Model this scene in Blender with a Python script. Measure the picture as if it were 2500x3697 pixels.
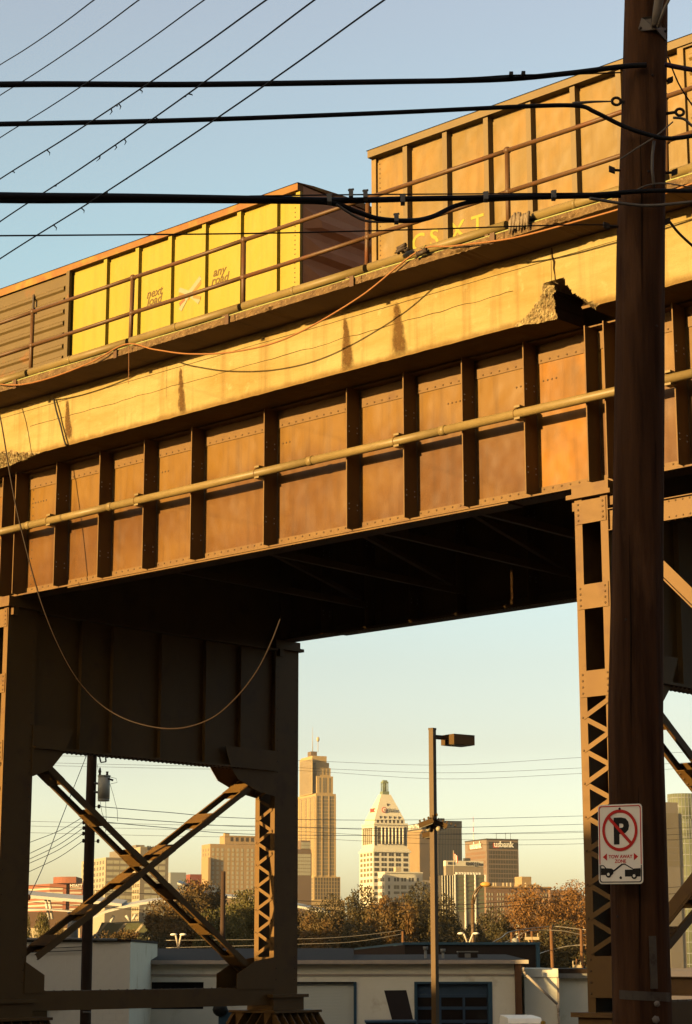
import bpy, bmesh, math, random
from mathutils import Vector, Matrix
random.seed(7)
C = bpy.context.scene.collection
S = bpy.context.scene
for o in list(bpy.data.objects): bpy.data.objects.remove(o)

# ---------------------------------------------------------------- camera (solved from the vanishing lines of the photograph)
W, H = 2500.0, 3697.0
F, PITCH, ROLL, A = 7170.187, 0.220923, -0.001414, 0.829612      # focal length in photo px, pitch, roll, bridge bearing
EYE = 1.6
fw = Vector((0, math.cos(PITCH), math.sin(PITCH)))
rt0 = Vector((1, 0, 0)); up0 = rt0.cross(fw)
rt = rt0*math.cos(ROLL) + up0*math.sin(ROLL)
up = up0*math.cos(ROLL) - rt0*math.sin(ROLL)
cam = bpy.data.cameras.new('camera'); camo = bpy.data.objects.new('camera', cam); C.objects.link(camo)
cam.sensor_fit = 'VERTICAL'; cam.sensor_height = 36; cam.sensor_width = 24
cam.lens = 36*F/H; cam.clip_start = 0.2; cam.clip_end = 9000
camo.matrix_world = Matrix.Translation((0, 0, EYE)) @ Matrix((rt, up, -fw)).transposed().to_4x4()
S.camera = camo
S.render.resolution_x = 692; S.render.resolution_y = 1024

# ---------------------------------------------------------------- sky, sun, exposure
SUN_EL, SUN_AZ = math.radians(10.5), math.radians(231.5)          # azimuth clockwise from +Y, behind and left of the camera
sund = Vector((math.sin(SUN_AZ)*math.cos(SUN_EL), math.cos(SUN_AZ)*math.cos(SUN_EL), math.sin(SUN_EL)))
world = bpy.data.worlds.new('World'); S.world = world; world.use_nodes = True
wn = world.node_tree; wn.nodes.clear()
wo = wn.nodes.new('ShaderNodeOutputWorld'); bg = wn.nodes.new('ShaderNodeBackground')
sk = wn.nodes.new('ShaderNodeTexSky'); sk.sky_type = 'NISHITA'; sk.sun_disc = False
sk.sun_elevation = SUN_EL; sk.sun_rotation = SUN_AZ
sk.air_density = 1.0; sk.dust_density = 2.5; sk.ozone_density = 1.0
wt = wn.nodes.new('ShaderNodeTexCoord'); wsx = wn.nodes.new('ShaderNodeSeparateXYZ')
wr = wn.nodes.new('ShaderNodeValToRGB'); wm = wn.nodes.new('ShaderNodeMix'); wm.data_type = 'RGBA'; wm.blend_type = 'MULTIPLY'
wm.inputs[0].default_value = 1.0
wn.links.new(wt.outputs['Generated'], wsx.inputs[0]); wn.links.new(wsx.outputs['Z'], wr.inputs[0])
el = wr.color_ramp.elements
SKYTINT = [(0.0, (.90, .85, .82)), (.036, (.874, .837, .83)), (.0625, (.78, .757, .77)), (.103, (.61, .54, .51)), (.1435, (.60, .53, .477)), (.26, (.67, .665, .57)), (.34, (.715, .705, .585)), (.40, (.79, .69, .575)), (.45, (.85, .68, .57)), (1.0, (.85, .68, .57))]
el[0].position, el[0].color = SKYTINT[0][0], (*SKYTINT[0][1], 1)
el[1].position, el[1].color = SKYTINT[-1][0], (*SKYTINT[-1][1], 1)
for p_, c_ in SKYTINT[1:-1]:
    e_ = el.new(p_); e_.color = (*c_, 1)
wn.links.new(sk.outputs[0], wm.inputs[6]); wn.links.new(wr.outputs[0], wm.inputs[7])
wn.links.new(wm.outputs[2], bg.inputs[0]); bg.inputs[1].default_value = 0.0894
wn.links.new(bg.outputs[0], wo.inputs[0])
sl = bpy.data.lights.new('sun', 'SUN'); sl.energy = 5.0; sl.angle = math.radians(0.5); sl.color = (1.0, 0.67, 0.27)
so = bpy.data.objects.new('sun', sl); C.objects.link(so)
so.rotation_euler = sund.to_track_quat('Z', 'Y').to_euler(); so.location = sund*200
S.view_settings.view_transform = 'Standard'; S.view_settings.look = 'None'
S.view_settings.exposure = 2.5; S.view_settings.gamma = 1.0; S.view_settings.use_curve_mapping = False
S.render.engine = 'CYCLES'
S.cycles.max_bounces = 8; S.cycles.diffuse_bounces = 5; S.cycles.glossy_bounces = 3

# ---------------------------------------------------------------- photo pixel -> place
BX = Vector((math.sin(A), -math.cos(A), 0)); BV = Vector((math.cos(A), math.sin(A), 0))   # along / across the viaduct
BROT = A - math.pi/2
def ray(x, y): return (x-W/2)*rt - (y-H/2)*up + F*fw
def onv(x, y, v):                                                  # (t, z) on a plane parallel to the viaduct
    d = ray(x, y); k = v/d.dot(BV); return (d*k).dot(BX), d.z*k+EYE
def at(x, y, Y):                                                   # world point at depth Y in front of the camera
    d = ray(x, y); return d*(Y/d.y) + Vector((0, 0, EYE))
def brd(t, v, z): return BX*t + BV*v + Vector((0, 0, z))           # viaduct coordinates -> world

# ---------------------------------------------------------------- mesh builder
class MB:
    def __init__(s): s.v, s.f, s.sm = [], [], []
    def add(s, vs, fs, smooth=False):
        n = len(s.v); s.v += [tuple(p) for p in vs]
        s.f += [tuple(i+n for i in q) for q in fs]; s.sm += [smooth]*len(fs); return s
    def box(s, x0, x1, y0, y1, z0, z1):
        vs = [(x, y, z) for z in (z0, z1) for y in (y0, y1) for x in (x0, x1)]
        return s.add(vs, [(0,2,3,1), (4,5,7,6), (0,1,5,4), (2,6,7,3), (0,4,6,2), (1,3,7,5)])
    def obox(s, c, ax, ay, az):                                    # centre and half-axis vectors
        c, ax, ay, az = map(Vector, (c, ax, ay, az))
        vs = [c+ax*i+ay*j+az*k for k in (-1, 1) for j in (-1, 1) for i in (-1, 1)]
        return s.add(vs, [(0,2,3,1), (4,5,7,6), (0,1,5,4), (2,6,7,3), (0,4,6,2), (1,3,7,5)])
    def beam(s, p, q, w, h, side=(0, 0, 1)):                       # bar from p to q, h along side, w across
        p, q = Vector(p), Vector(q); d = q-p; sd = Vector(side); n = d.cross(sd).normalized()
        u2 = n.cross(d).normalized()
        return s.obox((p+q)/2, d/2, n*(w/2), u2*(h/2))
    def prism(s, poly, off):
        off = Vector(off); a = [Vector(p) for p in poly]; n = len(a)
        vs = a + [p+off for p in a]
        fs = [tuple(range(n)), tuple(range(2*n-1, n-1, -1))] + [(i, (i+1) % n, n+(i+1) % n, n+i) for i in range(n)]
        return s.add(vs, fs)
    def tube(s, pts, r, n=8, smooth=True):
        pts = [Vector(p) for p in pts]; m = len(pts)
        rs = r if isinstance(r, (list, tuple)) else [r]*m
        vs = []; prev = None
        for i, p in enumerate(pts):
            d = (pts[min(i+1, m-1)] - pts[max(i-1, 0)]).normalized()
            if prev is None:
                ref = Vector((0, 0, 1)) if abs(d.z) < .9 else Vector((1, 0, 0))
                a = d.cross(ref).normalized()
            else:
                a = (prev - d*prev.dot(d)).normalized()
            prev = a; b = d.cross(a)
            vs += [p + (a*math.cos(2*math.pi*k/n) + b*math.sin(2*math.pi*k/n))*rs[i] for k in range(n)]
        fs = [(i*n+k, i*n+(k+1) % n, (i+1)*n+(k+1) % n, (i+1)*n+k) for i in range(m-1) for k in range(n)]
        s.add(vs, fs, smooth)
        o = len(s.v) - len(vs)
        s.f += [tuple(o+k for k in range(n-1, -1, -1)), tuple(o+(m-1)*n+k for k in range(n))]; s.sm += [False, False]
        return s
    def rivet(s, p, nrm, r, hgt=None):
        p, nrm = Vector(p), Vector(nrm).normalized(); hgt = hgt or r*.75
        a = nrm.orthogonal().normalized(); b = nrm.cross(a)
        ring = lambda rr, hh: [p + nrm*hh + (a*math.cos(k*math.pi/3) + b*math.sin(k*math.pi/3))*rr for k in range(6)]
        vs = ring(r, 0) + ring(r*.75, hgt*.7) + [p+nrm*hgt]
        fs = [(k, (k+1) % 6, 6+(k+1) % 6, 6+k) for k in range(6)] + [(6+k, 6+(k+1) % 6, 12) for k in range(6)]
        return s.add(vs, fs, True)
    def ball(s, c, r, sx=1, sy=1, sz=1, n=10, m=6):
        vs = []
        for i in range(m+1):
            th = math.pi*i/m
            for k in range(n):
                ph = 2*math.pi*k/n
                vs.append((c[0]+r*sx*math.sin(th)*math.cos(ph), c[1]+r*sy*math.sin(th)*math.sin(ph), c[2]+r*sz*math.cos(th)))
        fs = [(i*n+k, i*n+(k+1) % n, (i+1)*n+(k+1) % n, (i+1)*n+k) for i in range(m) for k in range(n)]
        return s.add(vs, fs, True)
    def mesh(s, name, mat, off=(0, 0, 0), fix=True):
        me = bpy.data.meshes.new(name)
        ox, oy, oz = off
        me.from_pydata([(x-ox, y-oy, z-oz) for x, y, z in s.v], [], s.f)
        me.polygons.foreach_set('use_smooth', s.sm)
        if fix:
            bm = bmesh.new(); bm.from_mesh(me); bmesh.ops.recalc_face_normals(bm, faces=bm.faces); bm.to_mesh(me); bm.free()
        if mat: me.materials.append(mat)
        return me
    def build(s, name, mat, parent=None, off=(0, 0, 0), fix=True):
        o = bpy.data.objects.new(name, s.mesh(name, mat, off, fix)); C.objects.link(o)
        if parent: o.parent = parent
        return o
def tag(o, label=None, cat=None, group=None, kind=None):
    if label: o['label'] = label
    if cat: o['category'] = cat
    if group: o['group'] = group
    if kind: o['kind'] = kind
    return o
def thing(name, label, cat, loc=(0, 0, 0), rz=0.0, group=None):
    o = bpy.data.objects.new(name, None); C.objects.link(o); o.empty_display_size = .2
    o.location = loc; o.rotation_euler = (0, 0, rz)
    return tag(o, label, cat, group)
def bthing(name, label, cat, t, v, z, group=None):                 # thing standing in viaduct coordinates
    return thing(name, label, cat, brd(t, v, z), BROT, group)
def copy_tree(o, parent=None):
    c = o.copy(); C.objects.link(c); c.parent = parent
    for ch in o.children: copy_tree(ch, c)
    return c
def put(o, parent, mesh=None):
    c = o.copy(); C.objects.link(c); c.parent = parent; return c
def inst(name, me, parent, loc=(0, 0, 0), rz=0, scale=None):
    o = bpy.data.objects.new(name, me); C.objects.link(o); o.parent = parent
    o.location = loc; o.rotation_euler = (0, 0, rz)
    if scale: o.scale = scale
    return o
def text_into(mb, body, size, org, ax, ay, depth=.01, thick=0.0, shear=0.0, align='LEFT'):
    cu = bpy.data.curves.new('t', 'FONT'); cu.body = body; cu.size = size; cu.extrude = depth/2
    cu.offset = thick; cu.shear = shear; cu.align_x = align; cu.resolution_u = 3
    ob = bpy.data.objects.new('t', cu); C.objects.link(ob)
    dg = bpy.context.evaluated_depsgraph_get(); ev = ob.evaluated_get(dg); me = ev.to_mesh()
    ax, ay = Vector(ax).normalized(), Vector(ay).normalized(); az = ax.cross(ay); org = Vector(org)
    mb.add([org + ax*v.co.x + ay*v.co.y + az*v.co.z for v in me.vertices], [tuple(p.vertices) for p in me.polygons])
    ev.to_mesh_clear(); bpy.data.objects.remove(ob); bpy.data.curves.remove(cu)
    return mb

# ---------------------------------------------------------------- materials
MATS = {}
def mat(name, c1, c2=None, scale=3.0, stretch=(1, 1, 1), rough=.6, bump=0.0, bscale=None, metal=0.0, spec=.12, contrast=.5,
        spots=None, sscale=2.0, slo=.55, shi=.7, sstretch=(1, 1, 1), detail=6.0, bdist=.02, warp=0.0, wscale=1.3, streak=0.0, sscale2=5.0, streak_col=(.05, .03, .015), bands=()):
    if name in MATS: return MATS[name]
    ex = lambda c: None if c is None else tuple(min(.85, q*.41) for q in c)
    c1, c2, spots = ex(c1), ex(c2), ex(spots)
    m = bpy.data.materials.new(name); m.use_nodes = True; MATS[name] = m
    nt = m.node_tree; N = nt.nodes; L = nt.links; b = N['Principled BSDF']
    b.inputs['Roughness'].default_value = rough; b.inputs['Metallic'].default_value = metal
    b.inputs['Specular IOR Level'].default_value = spec
    if c2 is None and spots is None and not bump:
        b.inputs['Base Color'].default_value = (*c1, 1); return m
    tc = N.new('ShaderNodeTexCoord')
    def noise(sc, st, det=detail):
        mp = N.new('ShaderNodeMapping'); mp.inputs['Scale'].default_value = st; L.new(tc.outputs['Object'], mp.inputs[0])
        n = N.new('ShaderNodeTexNoise'); n.inputs['Scale'].default_value = sc; n.inputs['Detail'].default_value = det
        n.inputs['Roughness'].default_value = .6; L.new(mp.outputs[0], n.inputs[0]); return n
    def ramp(src, lo, hi):
        r = N.new('ShaderNodeMapRange'); r.inputs[1].default_value = lo; r.inputs[2].default_value = hi; r.clamp = True
        L.new(src, r.inputs[0]); return r.outputs[0]
    def mix(fac, a, c):
        x = N.new('ShaderNodeMix'); x.data_type = 'RGBA'; L.new(fac, x.inputs[0])
        for i, q in ((6, a), (7, c)):
            if isinstance(q, tuple): x.inputs[i].default_value = (*q, 1)
            else: L.new(q, x.inputs[i])
        return x.outputs[2]
    n1 = noise(scale, stretch)
    col = mix(ramp(n1.outputs[0], .5-contrast/2, .5+contrast/2), tuple(c1), tuple(c2 or c1))
    if spots:
        n2 = noise(sscale, sstretch)
        col = mix(ramp(n2.outputs[0], slo, shi), col, tuple(spots))
    for (za, zb_, amp, nsc, colr, st) in bands:                    # weathering and the web's painted sheen, with a wavering edge: full below/above za, none past zb_
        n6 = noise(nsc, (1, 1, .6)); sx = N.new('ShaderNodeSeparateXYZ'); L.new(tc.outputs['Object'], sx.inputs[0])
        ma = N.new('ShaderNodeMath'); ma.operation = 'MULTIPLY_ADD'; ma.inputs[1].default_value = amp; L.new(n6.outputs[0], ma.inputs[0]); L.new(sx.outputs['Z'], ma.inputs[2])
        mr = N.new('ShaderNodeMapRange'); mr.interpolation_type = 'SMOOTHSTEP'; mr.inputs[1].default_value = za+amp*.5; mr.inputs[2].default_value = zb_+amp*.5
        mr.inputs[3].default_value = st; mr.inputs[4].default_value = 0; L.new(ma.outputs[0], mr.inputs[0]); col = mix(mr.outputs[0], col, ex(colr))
    if streak:
        n4 = noise(sscale2, (1.6, 1, .09)); mm = N.new('ShaderNodeMath'); mm.operation = 'MULTIPLY'; mm.inputs[1].default_value = streak
        L.new(ramp(n4.outputs[0], .50, .78), mm.inputs[0]); col = mix(mm.outputs[0], col, ex(streak_col))
    L.new(col, b.inputs['Base Color'])
    if bump:
        n3 = noise(bscale or scale*6, stretch); bp = N.new('ShaderNodeBump')
        bp.inputs['Strength'].default_value = bump; bp.inputs['Distance'].default_value = bdist
        L.new(n3.outputs[0], bp.inputs['Height'])
        if warp:
            n5 = noise(wscale, (1, 1, 1), 2.0); b2 = N.new('ShaderNodeBump'); b2.inputs['Strength'].default_value = 1.0; b2.inputs['Distance'].default_value = warp
            L.new(n5.outputs[0], b2.inputs['Height']); L.new(b2.outputs[0], bp.inputs['Normal'])
        L.new(bp.outputs[0], b.inputs['Normal'])
    return m
M = {}
def setup_mats():
    M['web'] = mat('girder_paint', (.082, .031, .0032), (.125, .052, .0062), .9, (.6, 1, 1.5), .45, .12, 40, spots=(.155, .074, .010), sscale=.55, slo=.48, shi=.75, sstretch=(.7, 1, 1.3), bdist=.004, warp=.05, streak=.5, streak_col=(.045, .022, .008), bands=((1.75, 1.15, 1.3, .8, (.180, .092, .011), .8),))  # the band paints the sun's sheen into the upper web colour
    M['web_rust'] = mat('girder_paint_rusty', (.215, .088, .004), (.150, .072, .012), 1.1, (1, 1, .6), .45, .12, 40, contrast=.35, spots=(.26, .105, .003), sscale=1.1, slo=.42, shi=.62, bdist=.004, warp=.05, streak=.4, streak_col=(.06, .026, .006))
    M['steel'] = mat('painted_steel', (.132, .066, .014), (.162, .086, .019), 2.5, (1, 1, .4), .6, .15, 30, spots=(.10, .045, .014), sscale=2.2, slo=.55, shi=.75, bdist=.004, spec=.15)
    M['steel_dark'] = M['steel']
    M['bolt'] = mat('zinc_bolt', (.45, .42, .38), rough=.35, metal=.6)
    M['rivet'] = mat('rivet_paint', (.075, .042, .018), (.11, .065, .028), 9.0, rough=.5)
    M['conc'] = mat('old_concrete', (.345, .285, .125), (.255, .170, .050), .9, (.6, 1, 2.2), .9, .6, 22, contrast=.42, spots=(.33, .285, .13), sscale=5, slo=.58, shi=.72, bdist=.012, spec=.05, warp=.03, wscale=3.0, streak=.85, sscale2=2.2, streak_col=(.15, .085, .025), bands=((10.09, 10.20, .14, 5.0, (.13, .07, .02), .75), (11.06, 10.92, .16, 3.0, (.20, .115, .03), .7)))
    M['conc_raw'] = mat('broken_concrete', (.40, .31, .14), (.15, .085, .03), 13.0, (1, 1, 1), .95, .9, 30, contrast=.35, bdist=.03, spec=.2)
    M['inside'] = mat('shade_painted_void', (.060, .030, .014), (.035, .018, .009), 6.0, rough=1.0, spec=.02)  # shade of the cavity painted dark into its wall colour
    M['walk'] = mat('exposed_aggregate', (.17, .105, .04), (.075, .042, .018), 7.0, (1, 1, 1), .8, .9, 60, contrast=.35, bdist=.012, spots=(.23, .15, .07), sscale=24, slo=.56, shi=.64)
    M['soffit'] = mat('stained_soffit', (.26, .15, .075), (.18, .10, .05), 1.5, (1, .4, 1), .9, .3, 15, bdist=.01, spec=.2)
    M['stain'] = mat('damp_stain', (.145, .085, .028), (.21, .15, .06), 5.0, (1, 1, .5), .9, spec=.1)
    M['crack'] = mat('crack_shadow', (.035, .022, .012), rough=1.0, spec=0)
    M['pipe'] = mat('galvanised_pipe', (.225, .160, .062), (.185, .125, .045), 6.0, (1, 1, 1), .45, .1, 40, spots=(.20, .10, .025), sscale=1.2, slo=.6, shi=.75, bdist=.003)
    M['rail'] = mat('rusty_rail', (.080, .038, .013), (.105, .052, .018), 4.0, (1, 1, 1), .5, .2, 60, spots=(.12, .036, .008), sscale=2.0, slo=.55, shi=.7, bdist=.003)
    M['curbpipe'] = mat('tan_pipe', (.165, .112, .035), (.20, .145, .05), 3.0, (1, 1, 1), .5, .1, 30, bdist=.004)
    M['ycable'] = mat('yellow_green_cable', (.27, .27, .085), rough=.5)
    M['ocable'] = mat('orange_cable', (.25, .105, .03), rough=.5)
    M['yellow'] = mat('boxcar_yellow', (.285, .218, .022), (.30, .232, .027), 1.2, (1, 1, .4), .5, .06, 20, spots=(.25, .18, .028), sscale=2.0, slo=.62, shi=.8, bdist=.003, warp=.035, wscale=1.6, streak=.25, streak_col=(.16, .095, .015))
    M['rusttop'] = mat('rusty_chord', (.235, .125, .028), (.20, .075, .02), 3.0, (1, 1, 1), .7, .2, 25, spots=(.25, .18, .03), sscale=1.6, slo=.52, shi=.68, bdist=.004)
    M['doorbrown'] = mat('boxcar_door', (.120, .082, .030), (.10, .066, .025), 2.0, (1, 1, 1), .55, .1, 30, spots=(.17, .075, .02), sscale=1.5, slo=.6, shi=.75, bdist=.003)
    M['tan'] = mat('boxcar_tan', (.190, .126, .036), (.165, .104, .028), 1.4, (1, 1, .5), .45, .1, 25, spots=(.225, .130, .030), sscale=.9, slo=.46, shi=.64, bdist=.003, warp=.06, wscale=1.4, streak=.4, streak_col=(.085, .05, .018))
    M['tanrib'] = mat('boxcar_tan_rib', (.165, .112, .042), (.14, .092, .035), 2.0, (1, 1, .4), .5)
    M['endbrown'] = mat('boxcar_end', (.50, .26, .13), (.42, .20, .095), 2.0, (1, 1, 1), .6)
    M['lettery'] = mat('letter_yellow', (.30, .27, .02), (.26, .22, .03), 8.0, rough=.6)
    M['letterb'] = mat('letter_brown', (.105, .062, .012), rough=.6)
    M['logo_o'] = mat('logo_orange', (.26, .145, .03), rough=.6); M['logo_g'] = mat('logo_grey', (.235, .24, .14), rough=.6)
    M['logo_r'] = mat('logo_red', (.25, .09, .03), rough=.6)
    M['wood'] = mat('creosote_pole', (.050, .022, .009), (.150, .066, .026), 11.0, (1, 1, .07), .85, 1.0, 18, contrast=.3, spots=(.20, .095, .040), sscale=6.0, slo=.56, shi=.72, sstretch=(1, 1, .15), bdist=.02, spec=.05)
    M['wood2'] = mat('distant_pole', (.045, .025, .014), (.075, .042, .022), 4.0, (1, 1, .1), .9)
    M['woodlit'] = mat('sunlit_pole', (.12, .055, .022), (.16, .08, .03), 4.0, (1, 1, .1), .9)  # lit copy of the pole wood, sunlight put into its colour
    M['black'] = mat('black_rubber', (.012, .011, .010), rough=.55)
    M['oldcable'] = mat('old_brown_cable', (.034, .017, .008), (.022, .012, .006), 3.0, rough=.7)
    M['wire'] = mat('weathered_wire', (.030, .026, .022), rough=.6)
    M['greycable'] = mat('grey_cable', (.22, .19, .15), rough=.5)
    M['galv'] = mat('galvanised_steel', (.30, .27, .22), (.24, .21, .17), 6.0, rough=.4, metal=.4)
    M['iron'] = mat('dark_iron', (.04, .028, .02), (.06, .04, .026), 8.0, rough=.6)
    M['bracket'] = mat('pale_bracket', (.33, .28, .22), (.27, .22, .17), 5.0, rough=.6)
    M['strip'] = mat('worn_strip', (.16, .13, .09), (.11, .085, .06), 14.0, rough=.6, spots=(.07, .05, .035), sscale=18, slo=.55, shi=.7)
    M['signwhite'] = mat('sign_white', (1.75, 1.60, 1.25), (1.60, 1.45, 1.12), 6.0, rough=.45)
    M['signred'] = mat('sign_red', (1.0, .045, .028), rough=.45)
    M['signblack'] = mat('sign_black', (.028, .024, .018), rough=.45)
    M['bronze'] = mat('bronze_paint', (.115, .068, .026), (.095, .055, .022), 3.0, rough=.45)
    M['lens'] = mat('lamp_lens', (.35, .30, .20), rough=.3)
    M['tank'] = mat('transformer_grey', (.66, .66, .54), (.60, .60, .48), 4.0, (1, 1, .3), rough=.45)
    M['porcelain'] = mat('brown_porcelain', (.05, .025, .015), rough=.25)
    M['white'] = mat('white_block_paint', (1.12, 1.08, .86), (1.0, .95, .74), 1.5, rough=.85, spots=(.70, .62, .45), sscale=1.1, slo=.58, shi=.75, bump=.2, bscale=12, bdist=.01)
    M['eave'] = mat('eave_white', (.62, .52, .40), (.5, .42, .33), 2.0, rough=.7)
    M['roofdark'] = mat('dark_roof', (.028, .015, .008), (.036, .020, .011), .8, rough=.9)
    M['darkwall'] = mat('dark_wall', (.022, .015, .012), (.030, .020, .016), .5, rough=.8)
    M['blue'] = mat('blue_trim', (.045, .11, .16), (.04, .09, .13), 3.0, rough=.5)
    M['bluedoor'] = mat('blue_door', (.05, .09, .14), (.04, .075, .12), 3.0, rough=.5)
    M['doorwhite'] = mat('roller_door', (.80, .84, .72), (.72, .76, .65), 2.0, (1, 1, 6), rough=.6)
    M['glassdark'] = mat('dark_glass', (.018, .012, .010), rough=.12)
    M['opening'] = mat('dark_opening', (.014, .010, .008), rough=.9, spec=.1)
    M['woodpost'] = mat('brown_post', (.20, .10, .045), (.15, .07, .03), 5.0, (1, 1, .2), rough=.8)
    M['metalgrey'] = mat('grey_metal', (.30, .29, .25), (.22, .21, .18), 3.0, rough=.5)
    M['ground'] = mat('gravel_ground', (.24, .17, .11), (.32, .24, .16), .15, rough=.95, bump=.3, bscale=3, spec=.1)
    M['asphalt'] = mat('asphalt', (.045, .042, .038), (.06, .055, .05), 2.0, rough=.9)
setup_mats()

# ================================================================ GROUND
def ground_z(y):
    pts = [(-400, 0), (32, 0), (60, -2.3), (90, -2.5), (150, -5), (9000, -5)]
    for (a, za), (b, zb) in zip(pts, pts[1:]):
        if y <= b: return za + (zb-za)*(y-a)/(b-a)
    return -5
g = MB(); ys = [-350, -100, -20, 10, 32, 46, 60, 90, 150, 300, 900, 1800, 2900]; xs = [-2600, -600, -150, -50, 0, 50, 150, 600, 2600]
g.add([(x, y, ground_z(y)) for y in ys for x in xs], [(j*9+i, j*9+i+1, (j+1)*9+i+1, (j+1)*9+i) for j in range(len(ys)-1) for i in range(8)], True)
tag(g.build('ground', M['ground'], fix=False), kind='structure')

# ================================================================ VIADUCT
TL, TR = -27.90, -15.13                                            # bents at either side of the long span
TOW = 6.23                                                         # length of the short tower bays
VW = 21.70                                                         # web plane of the near girder
ZB, ZT = 7.75, 10.08                                               # bottom of girder, top of girder
PATTERN = [.34, 1.47, 2.62, 3.75, 4.90, 6.565, 8.32, 9.454, 10.567, 11.68, 12.74]
def make_girder(length, sts, label, rust_last=True):
    root = thing('plate_girder', label, 'girder')
    L0, L1 = .105, length+.10
    edges = [L0] + sts + [L1]
    # web: one plate per bay between the stiffeners
    for i, (a, b) in enumerate(zip(edges, edges[1:])):
        if b-a < .03: continue
        rusty = rust_last and i == len(edges)-3
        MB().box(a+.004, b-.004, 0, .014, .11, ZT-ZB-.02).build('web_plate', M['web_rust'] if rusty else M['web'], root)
    # flange angles and flange plates
    MB().box(L0, L1, -.014, 0, .11, .24).build('bottom_flange_angle', M['steel'], root)
    MB().box(L0, L1, -.014, 0, ZT-ZB-.30, ZT-ZB-.02).build('top_flange_angle', M['steel'], root)
    MB().box(L0, L1, -.19, .20, .085, .11).build('bottom_flange', M['steel'], root)
    MB().box(L0+1.6, L1-1.6, -.17, .18, .060, .085).build('cover_plate', M['steel'], root)
    MB().box(L0, L1, -.17, .18, ZT-ZB-.02, ZT-ZB).build('top_flange', M['steel_dark'], root)
    for k, s in enumerate(sts):                                    # stiffeners: outstanding plate and its foot against the web
        st = MB().box(s, s+.018, -.305, -.0145, .112, ZT-ZB-.022).build('stiffener', M['steel_dark'], root)
        if k not in (0, len(sts)-1):
            b = MB()
            for zz in (.42, .50, 1.62, 1.70):
                for vv in (-.255, -.075): b.rivet((s+.018, vv, zz + (k % 3)*.03), (1, 0, 0), .013)
            tag(b.build('bolts', M['bolt'], st), kind='stuff')
    r = MB(); x = L0+.06; k = 0                                     # rivet heads
    def clear(x): return all(abs(x-s-.01) > .045 for s in sts)
    while x < L1-.04:
        if clear(x):
            r.rivet((x, -.014, .205 if k % 2 else .150), (0, -1, 0), .017); r.rivet((x, -.12, .085 if not L0+1.6 < x < L1-1.6 else .06), (0, 0, -1), .016)
            if k % 2: r.rivet((x, -.014, ZT-ZB-.26), (0, -1, 0), .017)
        x += .075; k += 1
    for i, (a, b) in enumerate(zip(edges, edges[1:])):             # small rivet rows high on some web plates
        if b-a < .5: continue
        n = (4, 6, 0, 3, 3, 3, 3, 0, 6, 4)[i % 10]
        right = i in (3, 5, 8, 9)
        for q in range(n):
            xx = (b-.12-q*.075) if right else (a+.13+q*.075)
            r.rivet((xx, 0, ZT-ZB-.56), (0, -1, 0), .017)
    z = .3
    while z < ZT-ZB-.32:
        r.rivet((sts[0]+.14, 0, z), (0, -1, 0), .016); r.rivet((sts[-1]-.05, 0, z), (0, -1, 0), .016); z += .155
    tag(r.build('rivets', M['rivet'], root), kind='stuff')
    return root
SHORT = [.28, 1.39, 2.50, 3.62, 4.75, 5.87]
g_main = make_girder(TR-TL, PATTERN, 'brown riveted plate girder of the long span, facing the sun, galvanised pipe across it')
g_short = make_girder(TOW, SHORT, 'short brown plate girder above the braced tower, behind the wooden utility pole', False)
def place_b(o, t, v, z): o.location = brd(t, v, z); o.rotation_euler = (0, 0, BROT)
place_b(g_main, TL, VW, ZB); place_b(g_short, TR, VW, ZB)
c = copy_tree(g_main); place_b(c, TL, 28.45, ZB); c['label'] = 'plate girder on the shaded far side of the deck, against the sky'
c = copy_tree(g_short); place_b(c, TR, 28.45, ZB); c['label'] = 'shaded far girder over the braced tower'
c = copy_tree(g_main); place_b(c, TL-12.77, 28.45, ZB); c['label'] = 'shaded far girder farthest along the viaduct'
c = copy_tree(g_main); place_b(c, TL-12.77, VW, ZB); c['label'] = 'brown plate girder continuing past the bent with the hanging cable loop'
# cross frames under the deck, dark
for i, s in enumerate([2.6, 4.9, 7.4, 9.45]):
    cf = bthing('cross_frame', 'dark cross frame between the two girders under the deck', 'cross frame', TL+s, 25, 8.0, 'cross frames under the deck')
    MB().box(-.04, .04, -3.28, 3.44, .2, .32).build('lower_strut', M['steel_dark'], cf)
    MB().box(-.04, .04, -3.28, 3.44, 1.85, 1.97).build('upper_strut', M['steel_dark'], cf)
    for sg in (-1, 1):
        MB().beam((sg*.05, sg*-3.12, .38), (sg*.05, sg*3.25, 1.80), .08, .1, (1, 0, 0)).build('diagonal', M['steel_dark'], cf)

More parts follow.
